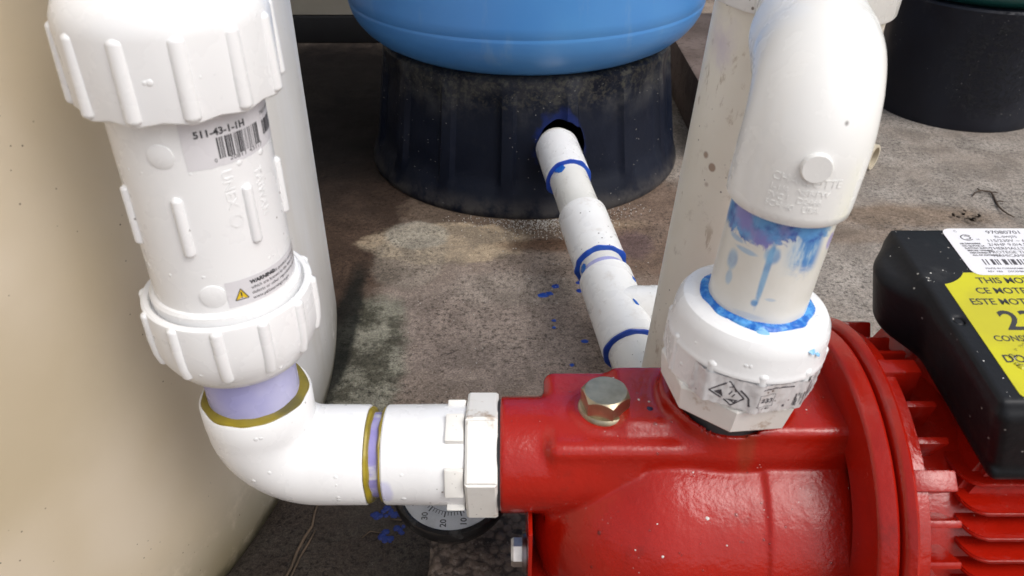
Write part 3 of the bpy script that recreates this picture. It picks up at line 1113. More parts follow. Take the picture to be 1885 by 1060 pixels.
# pedestal that carries the terminal cover
TB = Matrix.Translation((0.0, 0.290, 0.2045)) @ Matrix.Rotation(R(5), 4, 'X')
ped = bmesh.new()
lo = [ped.verts.new(p) for p in ((0.1895, 0.232, 0.172), (0.35, 0.232, 0.172), (0.35, 0.345, 0.172), (0.1895, 0.345, 0.172))]
hi = [ped.verts.new(p) for p in ((0.2065, 0.240, 0.2015), (0.34, 0.240, 0.2015), (0.34, 0.343, 0.2095), (0.2065, 0.343, 0.2095))]
ped.faces.new(lo[::-1])
ped.faces.new(hi)
for i in range(4):
    ped.faces.new((lo[i], lo[(i + 1) % 4], hi[(i + 1) % 4], hi[i]))
bmesh.ops.bevel(ped, geom=ped.edges[:], offset=0.003, segments=2, affect='EDGES')
part('terminal_pedestal', ped, RED, mot)

h = 0.0011
X, Y, Z = grid(0.160, 0.385, -0.085, 0.075, -0.010, 0.056, h)
X = X + 0.28 * Z
b1 = d_box(X, Y, Z, ((0.2000, 0.37), (-0.0610, 0.0625), (0.0, 0.0395)), 0.0055)
b2 = d_box(X, Y, Z, ((0.2022, 0.365), (-0.0575, 0.0610), (0.01, 0.0425)), 0.0022)
f = smin(b1, b2, 0.003)
lip = d_box(X, Y, Z, ((0.1995, 0.369), (-0.0625, 0.0625), (-0.001, 0.006)), 0.003)
f = smin(f, lip, 0.002)
lobe = d_cyl(Z, -0.001, 0.0365, np.sqrt(((X - 0.2075)) ** 2 + ((Y - 0.036) / 1.05) ** 2), 0.0205, 0.006)
f = smin(f, lobe, 0.010)
sc = np.sqrt((X - 0.2072) ** 2 + (Y + 0.009) ** 2)
f = np.maximum(f, -d_cyl(Z, 0.0405, 0.06, sc, 0.0026, 0.0004))
cover = part('terminal_cover', sdf_bm(f, (0.160, -0.085, -0.010), h), COVER, pump, mw=TB, angle=0)
scr = lathe([(0.0, 0.0418), (0.0016, 0.0418), (0.0024, 0.0412), (0.0024, 0.040), (0.0, 0.040)], 14, mat=Matrix.Translation((0.1953, -0.009, 0)))
part('screw', scr, COVER, cover, mw=TB)
# labels on the cover (frame TB: x right, y away, z up)
zt = 0.0425


def lab(pts, z0, z1):
    return poly_prism(pts, z0, z1)


YELLOW = Mat('yellow_label', (0.60, 0.56, 0.015), 0.3)
YELLOW.color(YELLOW.mix(YELLOW.ss(YELLOW.noise(40, 5), 0.35, 0.7), (0.60, 0.57, 0.012), (0.52, 0.48, 0.02)))
yl = part('yellow_label', lab(rrect(0.1995, 0.345, -0.0555, 0.0245, 0.003), zt + 0.00005, zt + 0.00022), YELLOW.m, cover, mw=TB, smooth=False)
wl = part('white_label', lab(rrect(0.2160, 0.345, 0.0225, 0.0605, 0.0045), zt + 0.00025, zt + 0.00042), LABELWHITE, cover, mw=TB, smooth=False)


def put_print(name, items, z, mat, parent, fn=None, mw=None):
    out = bmesh.new()
    for b in items:
        join(out, b)
    if fn is None:
        for v in out.verts:
            v.co.z += z
    else:
        remap(out, fn)
    return part(name, out, mat, parent, mw=mw, smooth=False)


def shift(b, dx, dy):
    for v in b.verts:
        v.co.x += dx
        v.co.y += dy
    return b


T = text_bm
items = [
    T('THIS MOTOR IS PRE-WIRED', 0.0042, 0.2195, 0.0165, sx=0.92, bold=0.00008),
    T('CE MOTEUR EST PRECABLE', 0.0042, 0.2155, 0.0090, sx=0.92, bold=0.00008),
    T('ESTE MOTOR FUE CABLEADO', 0.0042, 0.2095, 0.0012, sx=0.92, bold=0.00008),
    T('230', 0.0125, 0.2172, -0.0155, bold=0.0003),
    T('CONSULT MANUAL', 0.0036, 0.2085, -0.0228, sx=0.9, bold=0.00008),
    T('DO NOT', 0.0044, 0.2065, -0.0355, sx=0.95, bold=0.00012),
]
put_print('lettering', [shift(b, -0.004, 0) for b in items], zt + 0.0003, INK, pump, mw=TB)
items = [
    T('97080701', 0.0027, 0.2400, 0.0558, sx=1.15, bold=0.00002),
    T('RL-SWJ75', 0.0018, 0.2425, 0.0523, sx=1.05),
    T('115/230V ~ 60 Hz', 0.0022, 0.2370, 0.0488, sx=1.1),
    T('3/4HP 9.0/4.5A', 0.0022, 0.2362, 0.0455, sx=1.1),
    T('THERMALLY PROTECTED', 0.0021, 0.2355, 0.0424, sx=1.05),
    T('PROTEGE THERMIQUEMENT', 0.0021, 0.2338, 0.0393, sx=1.05),
    T('TERMICAMENTE PROT', 0.0020, 0.2340, 0.0365, sx=1.05),
    barcode(0.2275, 0.275, 0.0302, 0.0346, 4),
    T('MADE IN CHINA/FABRIQUE EN CHINE', 0.0012, 0.2262, 0.0268, sx=1.05),
    T('REV. A04     DECEMBER 2017', 0.0012, 0.2262, 0.0245, sx=1.05),
    T('C', 0.0016, 0.2242, 0.0573),
    T('US', 0.0010, 0.2325, 0.0505),
]
for i, q in enumerate(('NE DEMARRER', 'NO QUITAR LA', 'ELECTRIC SUPPLY', 'BEFORE OPENING', 'DISCONNECT', 'ALL OF MATERIALS')):
    items.append(T(q, 0.00115, 0.2228 + i * 0.0004, 0.0468 - i * 0.0019, sx=0.95, bold=0.00005))
bcs = bmesh.new()
for r_, a0, a1 in ((0.0026, 40, 320), (0.0014, -120, 120)):
    for k in range(16):
        a, b = R(a0 + (a1 - a0) * k / 16), R(a0 + (a1 - a0) * (k + 1) / 16)
        cx = 0.2285
        flat(((cx + r_ * math.cos(a), 0.0525 + r_ * 0.8 * math.sin(a)), (cx + r_ * math.cos(b), 0.0525 + r_ * 0.8 * math.sin(b)),
              (cx + (r_ + 0.0006) * math.cos(b), 0.0525 + (r_ + 0.0006) * 0.8 * math.sin(b)), (cx + (r_ + 0.0006) * math.cos(a), 0.0525 + (r_ + 0.0006) * 0.8 * math.sin(a))), bcs)
items.append(bcs)
put_print('lettering', [shift(b, -0.0025, 0) for b in items], zt + 0.0005, GREYINK, pump, mw=TB)

# priming plug: hex head on a round collar
PL = Matrix.Translation((0.0446, 0.283, 0.1886))
bm = lathe([(0.0, 0.0), (0.0126, 0.0), (0.0129, 0.0008), (0.0126, 0.0020), (0.0118, 0.0030), (0.0, 0.0030)], 48)


def hexmod(r, z, a):
    n = 6
    q = (a + math.pi / n) % (2 * math.pi / n) - math.pi / n
    rh = 0.0104 / math.cos(q)
    if z < 0.0080 and r > 0.01:
        return rh, z
    if r > 0.0105:
        return rh, 0.0115 - (rh - 0.0104) * 0.95
    return r, z


join(bm, lathe([(0.0118, 0.0024), (0.0118, 0.0075), (0.0118, 0.0110), (0.0100, 0.0119), (0.0, 0.0120)], 72, hexmod))
bmesh.ops.transform(bm, matrix=PL @ Matrix.Rotation(R(12), 4, 'Z'), verts=bm.verts[:])
part('priming_plug', bm, ZINC, pump, angle=25)
# drain bolt and slotted bracket at the lower left
BX = Matrix.Translation((0, 0.262, 0.108)) @ Matrix.Rotation(R(90), 4, 'Y')
bm = lathe([(0.0, -0.0005), (0.0066, -0.0005), (0.0074, 0.0008), (0.0074, 0.0052), (0.0, 0.0052)], 6)
bmesh.ops.transform(bm, matrix=BX @ Matrix.Rotation(R(15), 4, 'Z'), verts=bm.verts[:])
bolt = part('bolt', bm, STEEL, pump, angle=25)
part('washer', lathe([(0.004, 0.0052), (0.0098, 0.0052), (0.0100, 0.0056), (0.0100, 0.0074), (0.004, 0.0075)], 40, mat=BX), metal('dull_steel', (0.30, 0.25, 0.25), 0.35), bolt)
bm = box(0.0078, 0.0100, 0.247, 0.300, 0.088, 0.140, 0.0009)
join(bm, box(0.0095, 0.020, 0.253, 0.300, 0.086, 0.0945, 0.001))
part('bracket', bm, RED, pump)

# ------------------------------------------------------------------ suction line: elbow, adapter, collar
SY, SZ, SX = 0.281, 0.160, -0.1210
sl = thing('suction_pipe', 'white elbow and adapter with olive cement joints screwed into the pump', 'pipe fitting', (-0.07, SY, 0.13))
rings = []
zt_, Rb = 0.2016, 0.0262
rings += [((SX, SY, zt_ - 0.012), (0, 0, -1), 0.0212), ((SX, SY, zt_), (0, 0, -1), 0.0213), ((SX, SY, zt_ + 0.0002), (0, 0, -1), 0.0250), ((SX, SY, zt_ - 0.0010), (0, 0, -1), 0.0258),
          ((SX, SY, zt_ - 0.012), (0, 0, -1), 0.0257), ((SX, SY, SZ + Rb), (0, 0, -1), 0.0254)]
for i in range(1, 15):
    a = R(90 * i / 14)
    rings.append(((SX + Rb * (1 - math.cos(a)), SY, SZ + Rb * (1 - math.sin(a))), (math.sin(a), 0, -math.cos(a)), 0.0254 - 0.0006 * math.sin(a)))
xe = -0.0708
rings += [((xe - 0.0008, SY, SZ), (1, 0, 0), 0.0247), ((xe, SY, SZ), (1, 0, 0), 0.0241), ((xe, SY, SZ), (1, 0, 0), 0.0213), ((xe - 0.01, SY, SZ), (1, 0, 0), 0.0212)]
elb = part('elbow', sweep(rings, 72), WHITE, sl, angle=40)
part('pipe', sweep([((SX, SY, 0.178), (0, 0, 1), 0.0209), ((SX - 0.001, SY, 0.24), (0, 0, 1), 0.0209)], 56), LILAC, sl)
m = Mat('primer_streaked_pipe', (0.6, 0.6, 0.7), 0.28)
m.color(m.mix(m.ss(m.noise(45, 4, 0.6, 1.0), 0.42, 0.56), (0.66, 0.66, 0.72), (0.30, 0.27, 0.60)))
part('pipe', sweep([((xe - 0.01, SY, SZ), (1, 0, 0), 0.0209), ((-0.055, SY, SZ), (1, 0, 0), 0.0209)], 56), m.m, sl)
part('cement_ring', bead(Matrix.Translation((SX, SY, zt_ + 0.0002)), 0.0205, 0.0247, 0.0016, 3, 0.13), OLIVE, sl)
XF = Matrix.Translation((0, SY, SZ)) @ Matrix.Rotation(R(90), 4, 'Y')
part('cement_ring', bead(XF @ Matrix.Translation((0, 0, xe + 0.0007)), 0.0204, 0.0240, 0.0018, 8, 0.26), OLIVE, sl)
xa0, xa1 = -0.0625, -0.0226
part('cement_ring', bead(XF @ Matrix.Translation((0, 0, xa0 - 0.0006)), 0.0204, 0.0238, 0.0016, 9, 0.26), OLIVE, sl)
ad = [(0.0213, xa0 + 0.01), (0.0213, xa0), (0.0240, xa0), (0.0246, xa0 + 0.0008), (0.0249, xa0 + 0.02), (0.0250, xa1 - 0.001), (0.0244, xa1), (0.0205, xa1)]
m = plastic('primer_spotted_white_pvc', (0.83, 0.835, 0.84), (0.815, 0.82, 0.83), 0.28, sp=(190, 0.13, 24, 0.55))
k = m.near((0.009, -0.0235, 0.029), (0.004, 0.008, 0.0065), 0.9, 120, 0.3)
m.color(m.mix(m.op('MULTIPLY', k, 0.6), m.b.inputs['Base Color'].links[0].from_socket, (0.50, 0.50, 0.78)))
adp = part('adapter', lathe(ad, 72, mat=XF), m.m, sl)
lugm = box(0.0225, 0.0268, -0.0075, 0.0075, -0.0318, -0.0229, 0.0008)
lg = None
for k in range(6):
    mw = XF @ Matrix.Rotation(R(60 * k + 16), 4, 'Z')
    if lg is None:
        lg = part('lug', lugm, COLLAR, adp, mw=mw)
    else:
        again(lg, mw)
hx = lathe([(0.0215, -0.0222), (0.0300, -0.0222), (0.0312, -0.0210), (0.0312, -0.0080), (0.0300, -0.0068), (0.0200, -0.0068)], 6)
bmesh.ops.bevel(hx, geom=[e for e in hx.edges if e.calc_length() > 0.008 and abs(e.verts[0].co.z - e.verts[1].co.z) > 0.005], offset=0.0012, segments=2, affect='EDGES')
bmesh.ops.transform(hx, matrix=XF @ Matrix.Rotation(R(12), 4, 'Z'), verts=hx.verts[:])
part('hex_collar', hx, COLLAR, sl, angle=30)
part('thread_seal', lathe([(0.019, -0.0072), (0.0268, -0.0070), (0.0276, -0.0058), (0.0276, -0.0050), (0.0270, -0.0042), (0.019, -0.0040)], 64, mat=XF), RUBBER, sl)
part('thread', lathe([(0.0205, -0.03), (0.0205, 0.01)], 40, mat=XF), WHITE, sl)

# ------------------------------------------------------------------ check valve with two union nuts
VF = Matrix.Translation((SX - 0.0010, SY, 0.2)) @ Matrix.Rotation(math.atan(0.004), 4, 'Y')
FACE = -66.5                                     # degrees: the side that looks to the camera
cv = thing('check_valve', 'white plastic check valve with barcode label, warning label and ribbed union nuts', 'valve', (SX, SY, 0.2))
body = lathe([(0.0195, 0.05), (0.0300, 0.058), (0.0309, 0.0640), (0.0309, 0.0660), (0.0300, 0.0672), (0.0289, 0.0676), (0.0288, 0.069), (0.0286, 0.10), (0.0283, 0.155), (0.02, 0.16)], 80)
vb = part('valve_body', body, WHITE, cv, mw=VF, angle=30)


def capsule(pts, r, seg=16, wide=1.0, depth=0.0):
    """rounded rib along local points"""
    rings = []
    P = [Vector(p) for p in pts]
    inn = Vector((r * depth, 0, 0))
    P = [p - inn for p in P]
    d0 = (P[1] - P[0]).normalized()
    d1 = (P[-1] - P[-2]).normalized()
    for a in (0.08, 0.5, 0.85):
        rings.append((P[0] - d0 * r * (1 - a) * 0.9, d0, r * math.sqrt(1 - (1 - a) ** 2)))
    for i, p in enumerate(P):
        d = (P[min(i + 1, len(P) - 1)] - P[max(i - 1, 0)]).normalized()
        rings.append((p, d, r))
    for a in (0.85, 0.5, 0.08):
        rings.append((P[-1] + d1 * r * (1 - a) * 0.9, d1, r * math.sqrt(1 - (1 - a) ** 2)))
    b = sweep(rings, seg, cap0=True, cap1=True)
    for v in b.verts:
        v.co.y *= wide
    return b


rb0 = None
for k in range(7):
    mw = VF @ Matrix.Rotation(R(FACE - 22.0 + k * 51.43), 4, 'Z')
    if rb0 is None:
        rb0 = part('rib', capsule([(0.0288, 0, 0.0955), (0.0286, 0, 0.117)], 0.0020, wide=1.1, depth=0.1), WHITE, vb, mw=mw)
    else:
        again(rb0, mw)


def disc(r, h_, ang, z, rad, mw):
    b = lathe([(r, -0.001), (r, h_ * 0.6), (r - 0.0004, h_), (0.0, h_)], 28)
    Mx = Matrix.Rotation(R(ang), 4, 'Z') @ Matrix.Translation((rad, 0, z)) @ Matrix.Rotation(R(90), 4, 'Y')
    bmesh.ops.transform(b, matrix=Mx, verts=b.verts[:])
    return b


part('mould_mark', disc(0.0046, 0.0005, FACE - 25, 0.1345, 0.0283, VF), WHITE, vb, mw=VF)
part('mould_mark', disc(0.0050, 0.0005, FACE - 13, 0.0755, 0.0287, VF), WHITE, vb, mw=VF)

nut_low = [(0.0200, 0.060), (0.0312, 0.0605), (0.0316, 0.0625), (0.0322, 0.0632), (0.0340, 0.0634), (0.0350, 0.0628), (0.0353, 0.0615), (0.0353, 0.048), (0.0349, 0.0425), (0.0336, 0.0372),
           (0.0314, 0.0325), (0.0284, 0.0282), (0.0248, 0.0258), (0.0205, 0.0250)]
nl = part('union_nut', lathe(nut_low, 96), WHITE, cv, mw=VF, angle=30)
r0 = None
for k in range(12):
    mw = VF @ Matrix.Rotation(R(FACE - 15 + 30 * k), 4, 'Z')
    if r0 is None:
        r0 = part('rib', capsule([(0.0351, 0, 0.0612), (0.0352, 0, 0.050), (0.0347, 0, 0.0425), (0.0336, 0, 0.0378)], 0.0023, wide=1.15, depth=0.2), WHITE, nl, mw=mw)
    else:
        again(r0, mw)
nut_up = [(0.0200, 0.150), (0.0300, 0.1488), (0.0350, 0.1490), (0.0358, 0.1497), (0.0360, 0.151), (0.0360, 0.176), (0.0355, 0.1795), (0.0338, 0.1835), (0.0305, 0.1868), (0.0262, 0.1885), (0.0205, 0.189)]


def twelve(r, z, a):
    k = 0.75 * max(0.0, min(1.0, (0.1785 - z) / 0.02)) if z > 0.1486 and r > 0.033 else 0.0
    n = 12
    q = (a - R(FACE + 2) + math.pi / n) % (2 * math.pi / n) - math.pi / n
    return r * (1 + k * 0.022) * (1 - k + k * math.cos(math.pi / n) / math.cos(math.pi / n - abs(q))), z - (0.0012 * (1 - abs(q) / (math.pi / n)) * (1 if z < 0.1500 and r > 0.033 else 0))


nu = part('union_nut', lathe(nut_up, 144, twelve), WHITE, cv, mw=VF, angle=30)
r0 = None
for k in range(12):
    mw = VF @ Matrix.Rotation(R(FACE + 2 + 30 * k), 4, 'Z')
    if r0 is None:
        r0 = part('rib', capsule([(0.0366, 0, 0.1510), (0.0362, 0, 0.165), (0.0358, 0, 0.1755)], 0.0024, wide=1.25, depth=0.35), WHITE, nu, mw=mw)
    else:
        again(r0, mw)
part('pipe', lathe([(0.0209, 0.12), (0.0209, 0.33)], 48), WHITE, cv, mw=VF)


def wrap(rad, a0, z0):
    """flat (x, y) to a cylinder of the valve frame: x round it, y up"""
    def fn(c):
        a = R(a0) + c.x / rad
        rr = rad + c.z
        return Vector((rr * math.cos(a), rr * math.sin(a), z0 + c.y))
    return fn


def sticker(wd, ht, nx=28, ny=3, th=0.00012, rip=0.0):
    b = bmesh.new()
    g = [[b.verts.new((wd * i / nx, ht * j / ny + (rip * mnoise.noise(Vector((i * 0.5, j, 2))) if j == 0 else 0), th)) for i in range(nx + 1)] for j in range(ny + 1)]
    for j in range(ny):
        for i in range(nx):
            b.faces.new((g[j][i], g[j][i + 1], g[j + 1][i + 1], g[j + 1][i]))
    return b


rad = 0.02845
fn = wrap(rad, FACE - 9, 0.1285)
lb = part('barcode_label', remap(sticker(0.0445, 0.0185, rip=0.0006), fn), STICKER, cv, mw=VF, angle=60)
up = lambda fn_, dz: (lambda c: fn_(Vector((c.x, c.y, c.z + dz))))
items = [T('511-43-1-1H', 0.0025, 0.0042, 0.0118, bold=0.00012, sx=1.05, cell=0.002), barcode(0.0115, 0.0300, 0.0028, 0.0108, 9), barcode(0.0335, 0.0425, 0.0042, 0.0098, 12),
         T('0', 0.0015, 0.0095, 0.0018), T('20811', 0.0016, 0.0150, 0.0013, cell=0.002, sx=1.3), T('43117', 0.0016, 0.0235, 0.0013, cell=0.002, sx=1.3),
         T('TRUE UNION', 0.0014, 0.0330, 0.0120, cell=0.002)]
put_print('lettering', items, 0, INK, cv, fn=up(fn, 0.0002), mw=VF)
rad = 0.0288
fn2 = wrap(rad, FACE - 3, 0.0690)
part('warning_label', remap(sticker(0.0420, 0.0118), fn2), STICKER, cv, mw=VF, angle=60)
put_print('warning_triangle', [flat(((0.0030, 0.0032), (0.0078, 0.0032), (0.0054, 0.0076)))], 0, YEL, cv, fn=up(fn2, 0.0002), mw=VF)
items = [frame_lines(((0.0028, 0.0030), (0.0080, 0.0030), (0.0054, 0.0079)), 0.00035), rect(0.00515, 0.0045, 0.00565, 0.0064), rect(0.00515, 0.0036, 0.00565, 0.0041),
         T('WARNING:', 0.00165, 0.0096, 0.0086, bold=0.00012, cell=0.002), T('This product can expose you', 0.0014, 0.0195, 0.0086, cell=0.002),
         T('which are known to the State of California', 0.0014, 0.0096, 0.0062, cell=0.002), T('defects or other reproductive harm. Go to', 0.0014, 0.0096, 0.0038, cell=0.002),
         T('www.p65warnings.ca.gov', 0.0014, 0.0096, 0.0014, cell=0.002)]
put_print('lettering', items, 0, INK, cv, fn=up(fn2, 0.00025), mw=VF)
# moulded words running down the body
items = [T('UNEX', 0.0040, 0.0078, 0.0575, rot=-90, extrude=0.00022, bold=0.0001), T('TAIWAN', 0.0036, 0.0215, 0.0540, rot=-90, extrude=0.00022, bold=0.0001)]
rg = bmesh.new()
frame_lines([(0.0098 + 0.0024 * math.cos(R(a)), 0.0368 + 0.0024 * math.sin(R(a))) for a in range(0, 360, 20)], 0.0007, rg)
for v in rg.verts:
    v.co.z = 0.0003
items.append(rg)
put_print('raised_lettering', items, 0, WHITE, cv, fn=wrap(0.02848, FACE - 3, 0.0690), mw=VF)

# ------------------------------------------------------------------ discharge line: union, pipe, elbow
DX, DY = 0.1016, 0.281
DF = Matrix.Translation((DX, DY, 0.2)) @ Matrix.Rotation(math.atan(0.080), 4, 'Y')
DFACE = -110.5
dl = thing('discharge_pipe', 'white discharge elbow and union nut with bright blue cement on top of the pump', 'pipe fitting', (DX, DY, 0.2))
dome_p = [(0.0205, 0.052), (0.0213, 0.0550), (0.0240, 0.0553), (0.0288, 0.0550), (0.0322, 0.0537), (0.0342, 0.0510), (0.0352, 0.0470), (0.0357, 0.0400), (0.0363, 0.0382), (0.0366, 0.0374), (0.0365, 0.0364), (0.0352, 0.0356),
          (0.0346, 0.0200), (0.0322, 0.0180), (0.02, 0.0180)]
dome_p = [(r_ if r_ < 0.0225 else 0.0240 + (r_ - 0.0240) * 0.86, z_) for r_, z_ in dome_p]


def deca(r, z, a):
    if z > 0.0357 or z < 0.0195:
        k = 0.15 if z < 0.0400 and z > 0.0357 else 0.0
    else:
        k = 0.8
    n = 10
    q = (a + math.pi / n) % (2 * math.pi / n) - math.pi / n
    return r * (1 - k + k * math.cos(math.pi / n) / math.cos(q) * 1.03), z


un = part('union_nut', lathe(dome_p, 120, deca), WHITE, dl, mw=DF, angle=30)
r0 = None
for k in range(10):
    mw = DF @ Matrix.Rotation(R(DFACE + 18 + 36 * k), 4, 'Z')
    if r0 is None:
        r0 = part('rib', capsule([(0.0335, 0, 0.0388), (0.0334, 0, 0.036), (0.0330, 0, 0.0215)], 0.0023, wide=1.1, depth=0.25), WHITE, un, mw=mw)
    else:
        again(r0, mw)
oc = lathe([(0.0200, 0.0202), (0.0318, 0.0200), (0.0338, 0.0192), (0.0342, 0.0180), (0.0322, 0.0055), (0.0313, 0.0045), (0.0190, 0.0042)], 8)
bmesh.ops.transform(oc, matrix=Matrix.Rotation(R(DFACE + 8), 4, 'Z'), verts=oc.verts[:])
part('union_tailpiece', oc, COLLAR, dl, mw=DF, angle=25)
part('thread', lathe([(0.019, -0.01), (0.0222, -0.008), (0.0222, 0.006)], 40), RUBBER, dl, mw=DF)

# stained pipe between union and elbow
m = Mat('cement_stained_pipe', (0.66, 0.64, 0.58), 0.3)
z = m.axis(2)
xx = m.axis(0)
c_ = m.mix(m.ss(m.noise(40, 5), 0.35, 0.7), (0.76, 0.745, 0.70), (0.71, 0.69, 0.63))
nz = m.noise(80, 6, 0.68, 0.8)
streak = m.noise(120, 5, 0.65, 0.3, (1, 1, 0.22))
wob = m.op('ADD', z, m.op('MULTIPLY', m.op('SUBTRACT', nz, 0.5), 0.022))
# thin wash that ran down the middle
wash = m.op('MULTIPLY', m.ss(wob, 0.0785, 0.088), m.op('MULTIPLY', m.ss(xx, -0.006, 0.000), m.ss(xx, 0.0135, 0.0085)))
wash = m.op('MULTIPLY', wash, m.ss(streak, 0.40, 0.56, 0.25, 0.95))
c_ = m.mix(wash, c_, m.mix(m.ss(streak, 0.42, 0.60), (0.16, 0.40, 0.66), (0.05, 0.21, 0.52)))
# thick cement squeezed out under the elbow
lim = m.ss(xx, -0.019, 0.012, -0.0045, 0.0035)
band = m.ss(m.op('SUBTRACT', wob, lim), 0.0945, 0.0965)
band = m.op('MULTIPLY', band, m.ss(xx, 0.0155, 0.0115))
tone = m.mix(m.ss(m.noise(95, 5, 0.65), 0.38, 0.60), (0.020, 0.060, 0.34), (0.11, 0.32, 0.64))
tone = m.mix(m.op('MULTIPLY', m.ss(m.noise(58, 4), 0.48, 0.62), m.ss(xx, 0.004, -0.006)), tone, (0.22, 0.21, 0.52))
c_ = m.mix(m.op('MULTIPLY', band, m.ss(streak, 0.3, 0.5, 0.78, 0.97)), c_, tone)
# drips and dabs
for (px, py, zz, rx, rz_, am) in ((-0.0078, -0.020, 0.0800, 0.0011, 0.0150, 0.80), (-0.0074, -0.020, 0.0885, 0.0026, 0.0034, 0.7), (-0.0155, -0.0138, 0.0865, 0.0042, 0.0010, 0.55), (-0.0190, -0.009, 0.0895, 0.0022, 0.0012, 0.55),
                                  (-0.0186, -0.010, 0.0800, 0.0013, 0.0042, 0.55), (-0.0182, -0.010, 0.0715, 0.0008, 0.0030, 0.5), (-0.0085, -0.020, 0.0655, 0.0012, 0.0016, 0.8), (-0.010, -0.0185, 0.0590, 0.006, 0.0012, 0.22), (-0.0030, -0.0207, 0.0685, 0.0020, 0.0007, 0.35)):
    k = m.near((px, py, zz), (rx, 0.006, rz_), 1.1, 210, 0.35, streak)
    c_ = m.mix(m.op('MULTIPLY', k, am), c_, m.mix(m.ss(nz, 0.4, 0.6), (0.06, 0.25, 0.56), (0.20, 0.44, 0.70)))
k = m.near((0.0165, -0.0125, 0.0935), (0.0022, 0.006, 0.0036), 0.6, 120, 0.25)
c_ = m.mix(m.op('MULTIPLY', k, 0.75), c_, (0.32, 0.27, 0.62))
m.color(c_)
m.bump(m.noise(140, 3), 0.0008, 0.2)
part('pipe', lathe([(0.0209, 0.03), (0.0209, 0.08), (0.0209, 0.13)], 64), m.m, dl, mw=DF)
m = Mat('glossy_blue_cement', (0.01, 0.15, 0.55), 0.16)
m.color(m.mix(m.ss(m.noise(230, 4), 0.40, 0.66), (0.010, 0.13, 0.52), (0.10, 0.36, 0.74)))
m.bump(m.noise(330, 3), 0.0016, 0.6)
part('cement_ring', bead(Matrix.Translation((0, 0, 0.0552)), 0.0203, 0.0243, 0.0019, 21, 0.34, 96), m.m, dl, mw=DF)
bm = bmesh.new()
rnd = random.Random(8)
for a, rr, zz, sz in ((DFACE + 12, 0.0262, 0.0549, 0.0030), (DFACE + 46, 0.0300, 0.0531, 0.0018), (DFACE + 52, 0.0325, 0.0503, 0.0022), (DFACE + 40, 0.0285, 0.0540, 0.0013), (DFACE + 58, 0.0340, 0.0475, 0.0012)):
    nrm = Vector((math.cos(R(a)) * 0.5, math.sin(R(a)) * 0.5, 1)).normalized()
    blob(Vector((rr * math.cos(R(a)), rr * math.sin(R(a)), zz)), nrm, sz, 0.0004, 12, bm, rnd)
m2 = Mat('thin_blue_cement', (0.22, 0.48, 0.74), 0.3)
part('cement_smear', bm, m2.m, dl, mw=DF, kind='stuff')

# elbow
az_ = R(13)
hd = Vector((math.sin(az_), math.cos(az_), 0.0))
zc_, Rb = 0.1525, 0.0262
ri = [((0, 0, 0.116), (0, 0, 1), 0.0209), ((0, 0, 0.1045), (0, 0, 1), 0.0211), ((0, 0, 0.1035), (0, 0, 1), 0.0225), ((0, 0, 0.1035), (0, 0, 1), 0.0238), ((0, 0, 0.1048), (0, 0, 1), 0.0249), ((0, 0, 0.108), (0, 0, 1), 0.0252), ((0, 0, zc_ - Rb), (0, 0, 1), 0.0252)]
for i in range(1, 17):
    a = R(90 * i / 16)
    p = hd * Rb * (1 - math.cos(a)) + Vector((0, 0, zc_ - Rb + Rb * math.sin(a)))
    ri.append((p, hd * math.sin(a) + Vector((0, 0, math.cos(a))), 0.0252 - 0.0004 * math.sin(2 * a)))
e0 = hd * Rb + Vector((0, 0, zc_))
ri += [(e0 + hd * 0.004, hd, 0.0251), (e0 + hd * 0.006, hd, 0.0257), (e0 + hd * 0.034, hd, 0.0258), (e0 + hd * 0.0348, hd, 0.0250), (e0 + hd * 0.0348, hd, 0.0211)]
m = plastic('clean_white_pvc', (0.84, 0.84, 0.825), (0.825, 0.825, 0.81), 0.24, sp=None)
k = m.op('MAXIMUM', m.near((0.0155, -0.0185, 0.1500), (0.0011, 0.004, 0.0007), 0.5, 300, 0.4), m.near((0.004, -0.0225, 0.1445), (0.0008, 0.004, 0.0009), 0.5, 300, 0.5))
m.color(m.mix(m.op('MULTIPLY', k, 0.8), m.b.inputs['Base Color'].links[0].from_socket, (0.16, 0.14, 0.13)))
EL = m.m
ri = [(p_, d_, r_ if r_ < 0.0215 else r_ * 0.968) for p_, d_, r_ in ri]
de = part('elbow', sweep(ri, 80), EL, dl, mw=DF, angle=40)
part('pipe', sweep([(e0 + hd * 0.02, hd, 0.0209), (e0 + hd * 0.115, hd, 0.0209)], 48), GREYPIPE, dl, mw=DF)
part('mould_mark', disc(0.0056, 0.0016, DFACE + 13, 0.1285, 0.0243, DF), EL, de, mw=DF)


def wrapD(rad, a0, z0):
    return wrap(rad, a0, z0)


items = [T('CHARLOTTE', 0.0032, -0.0105, 0.0075, sx=1.0, extrude=0.00018, cell=0.002), T('1-1/4   NSF-PW', 0.0024, -0.0105, 0.0035, sx=1.0, extrude=0.00015, cell=0.002),
         T('PVC I   D2466', 0.0024, -0.0105, 0.0002, sx=1.0, extrude=0.00015, cell=0.002), T('SCH 40   USA', 0.0024, -0.0105, -0.0031, sx=1.0, extrude=0.00015, cell=0.002)]
put_print('raised_lettering', items, 0, EL, dl, fn=wrap(0.02440, DFACE + 4, 0.1135), mw=DF)

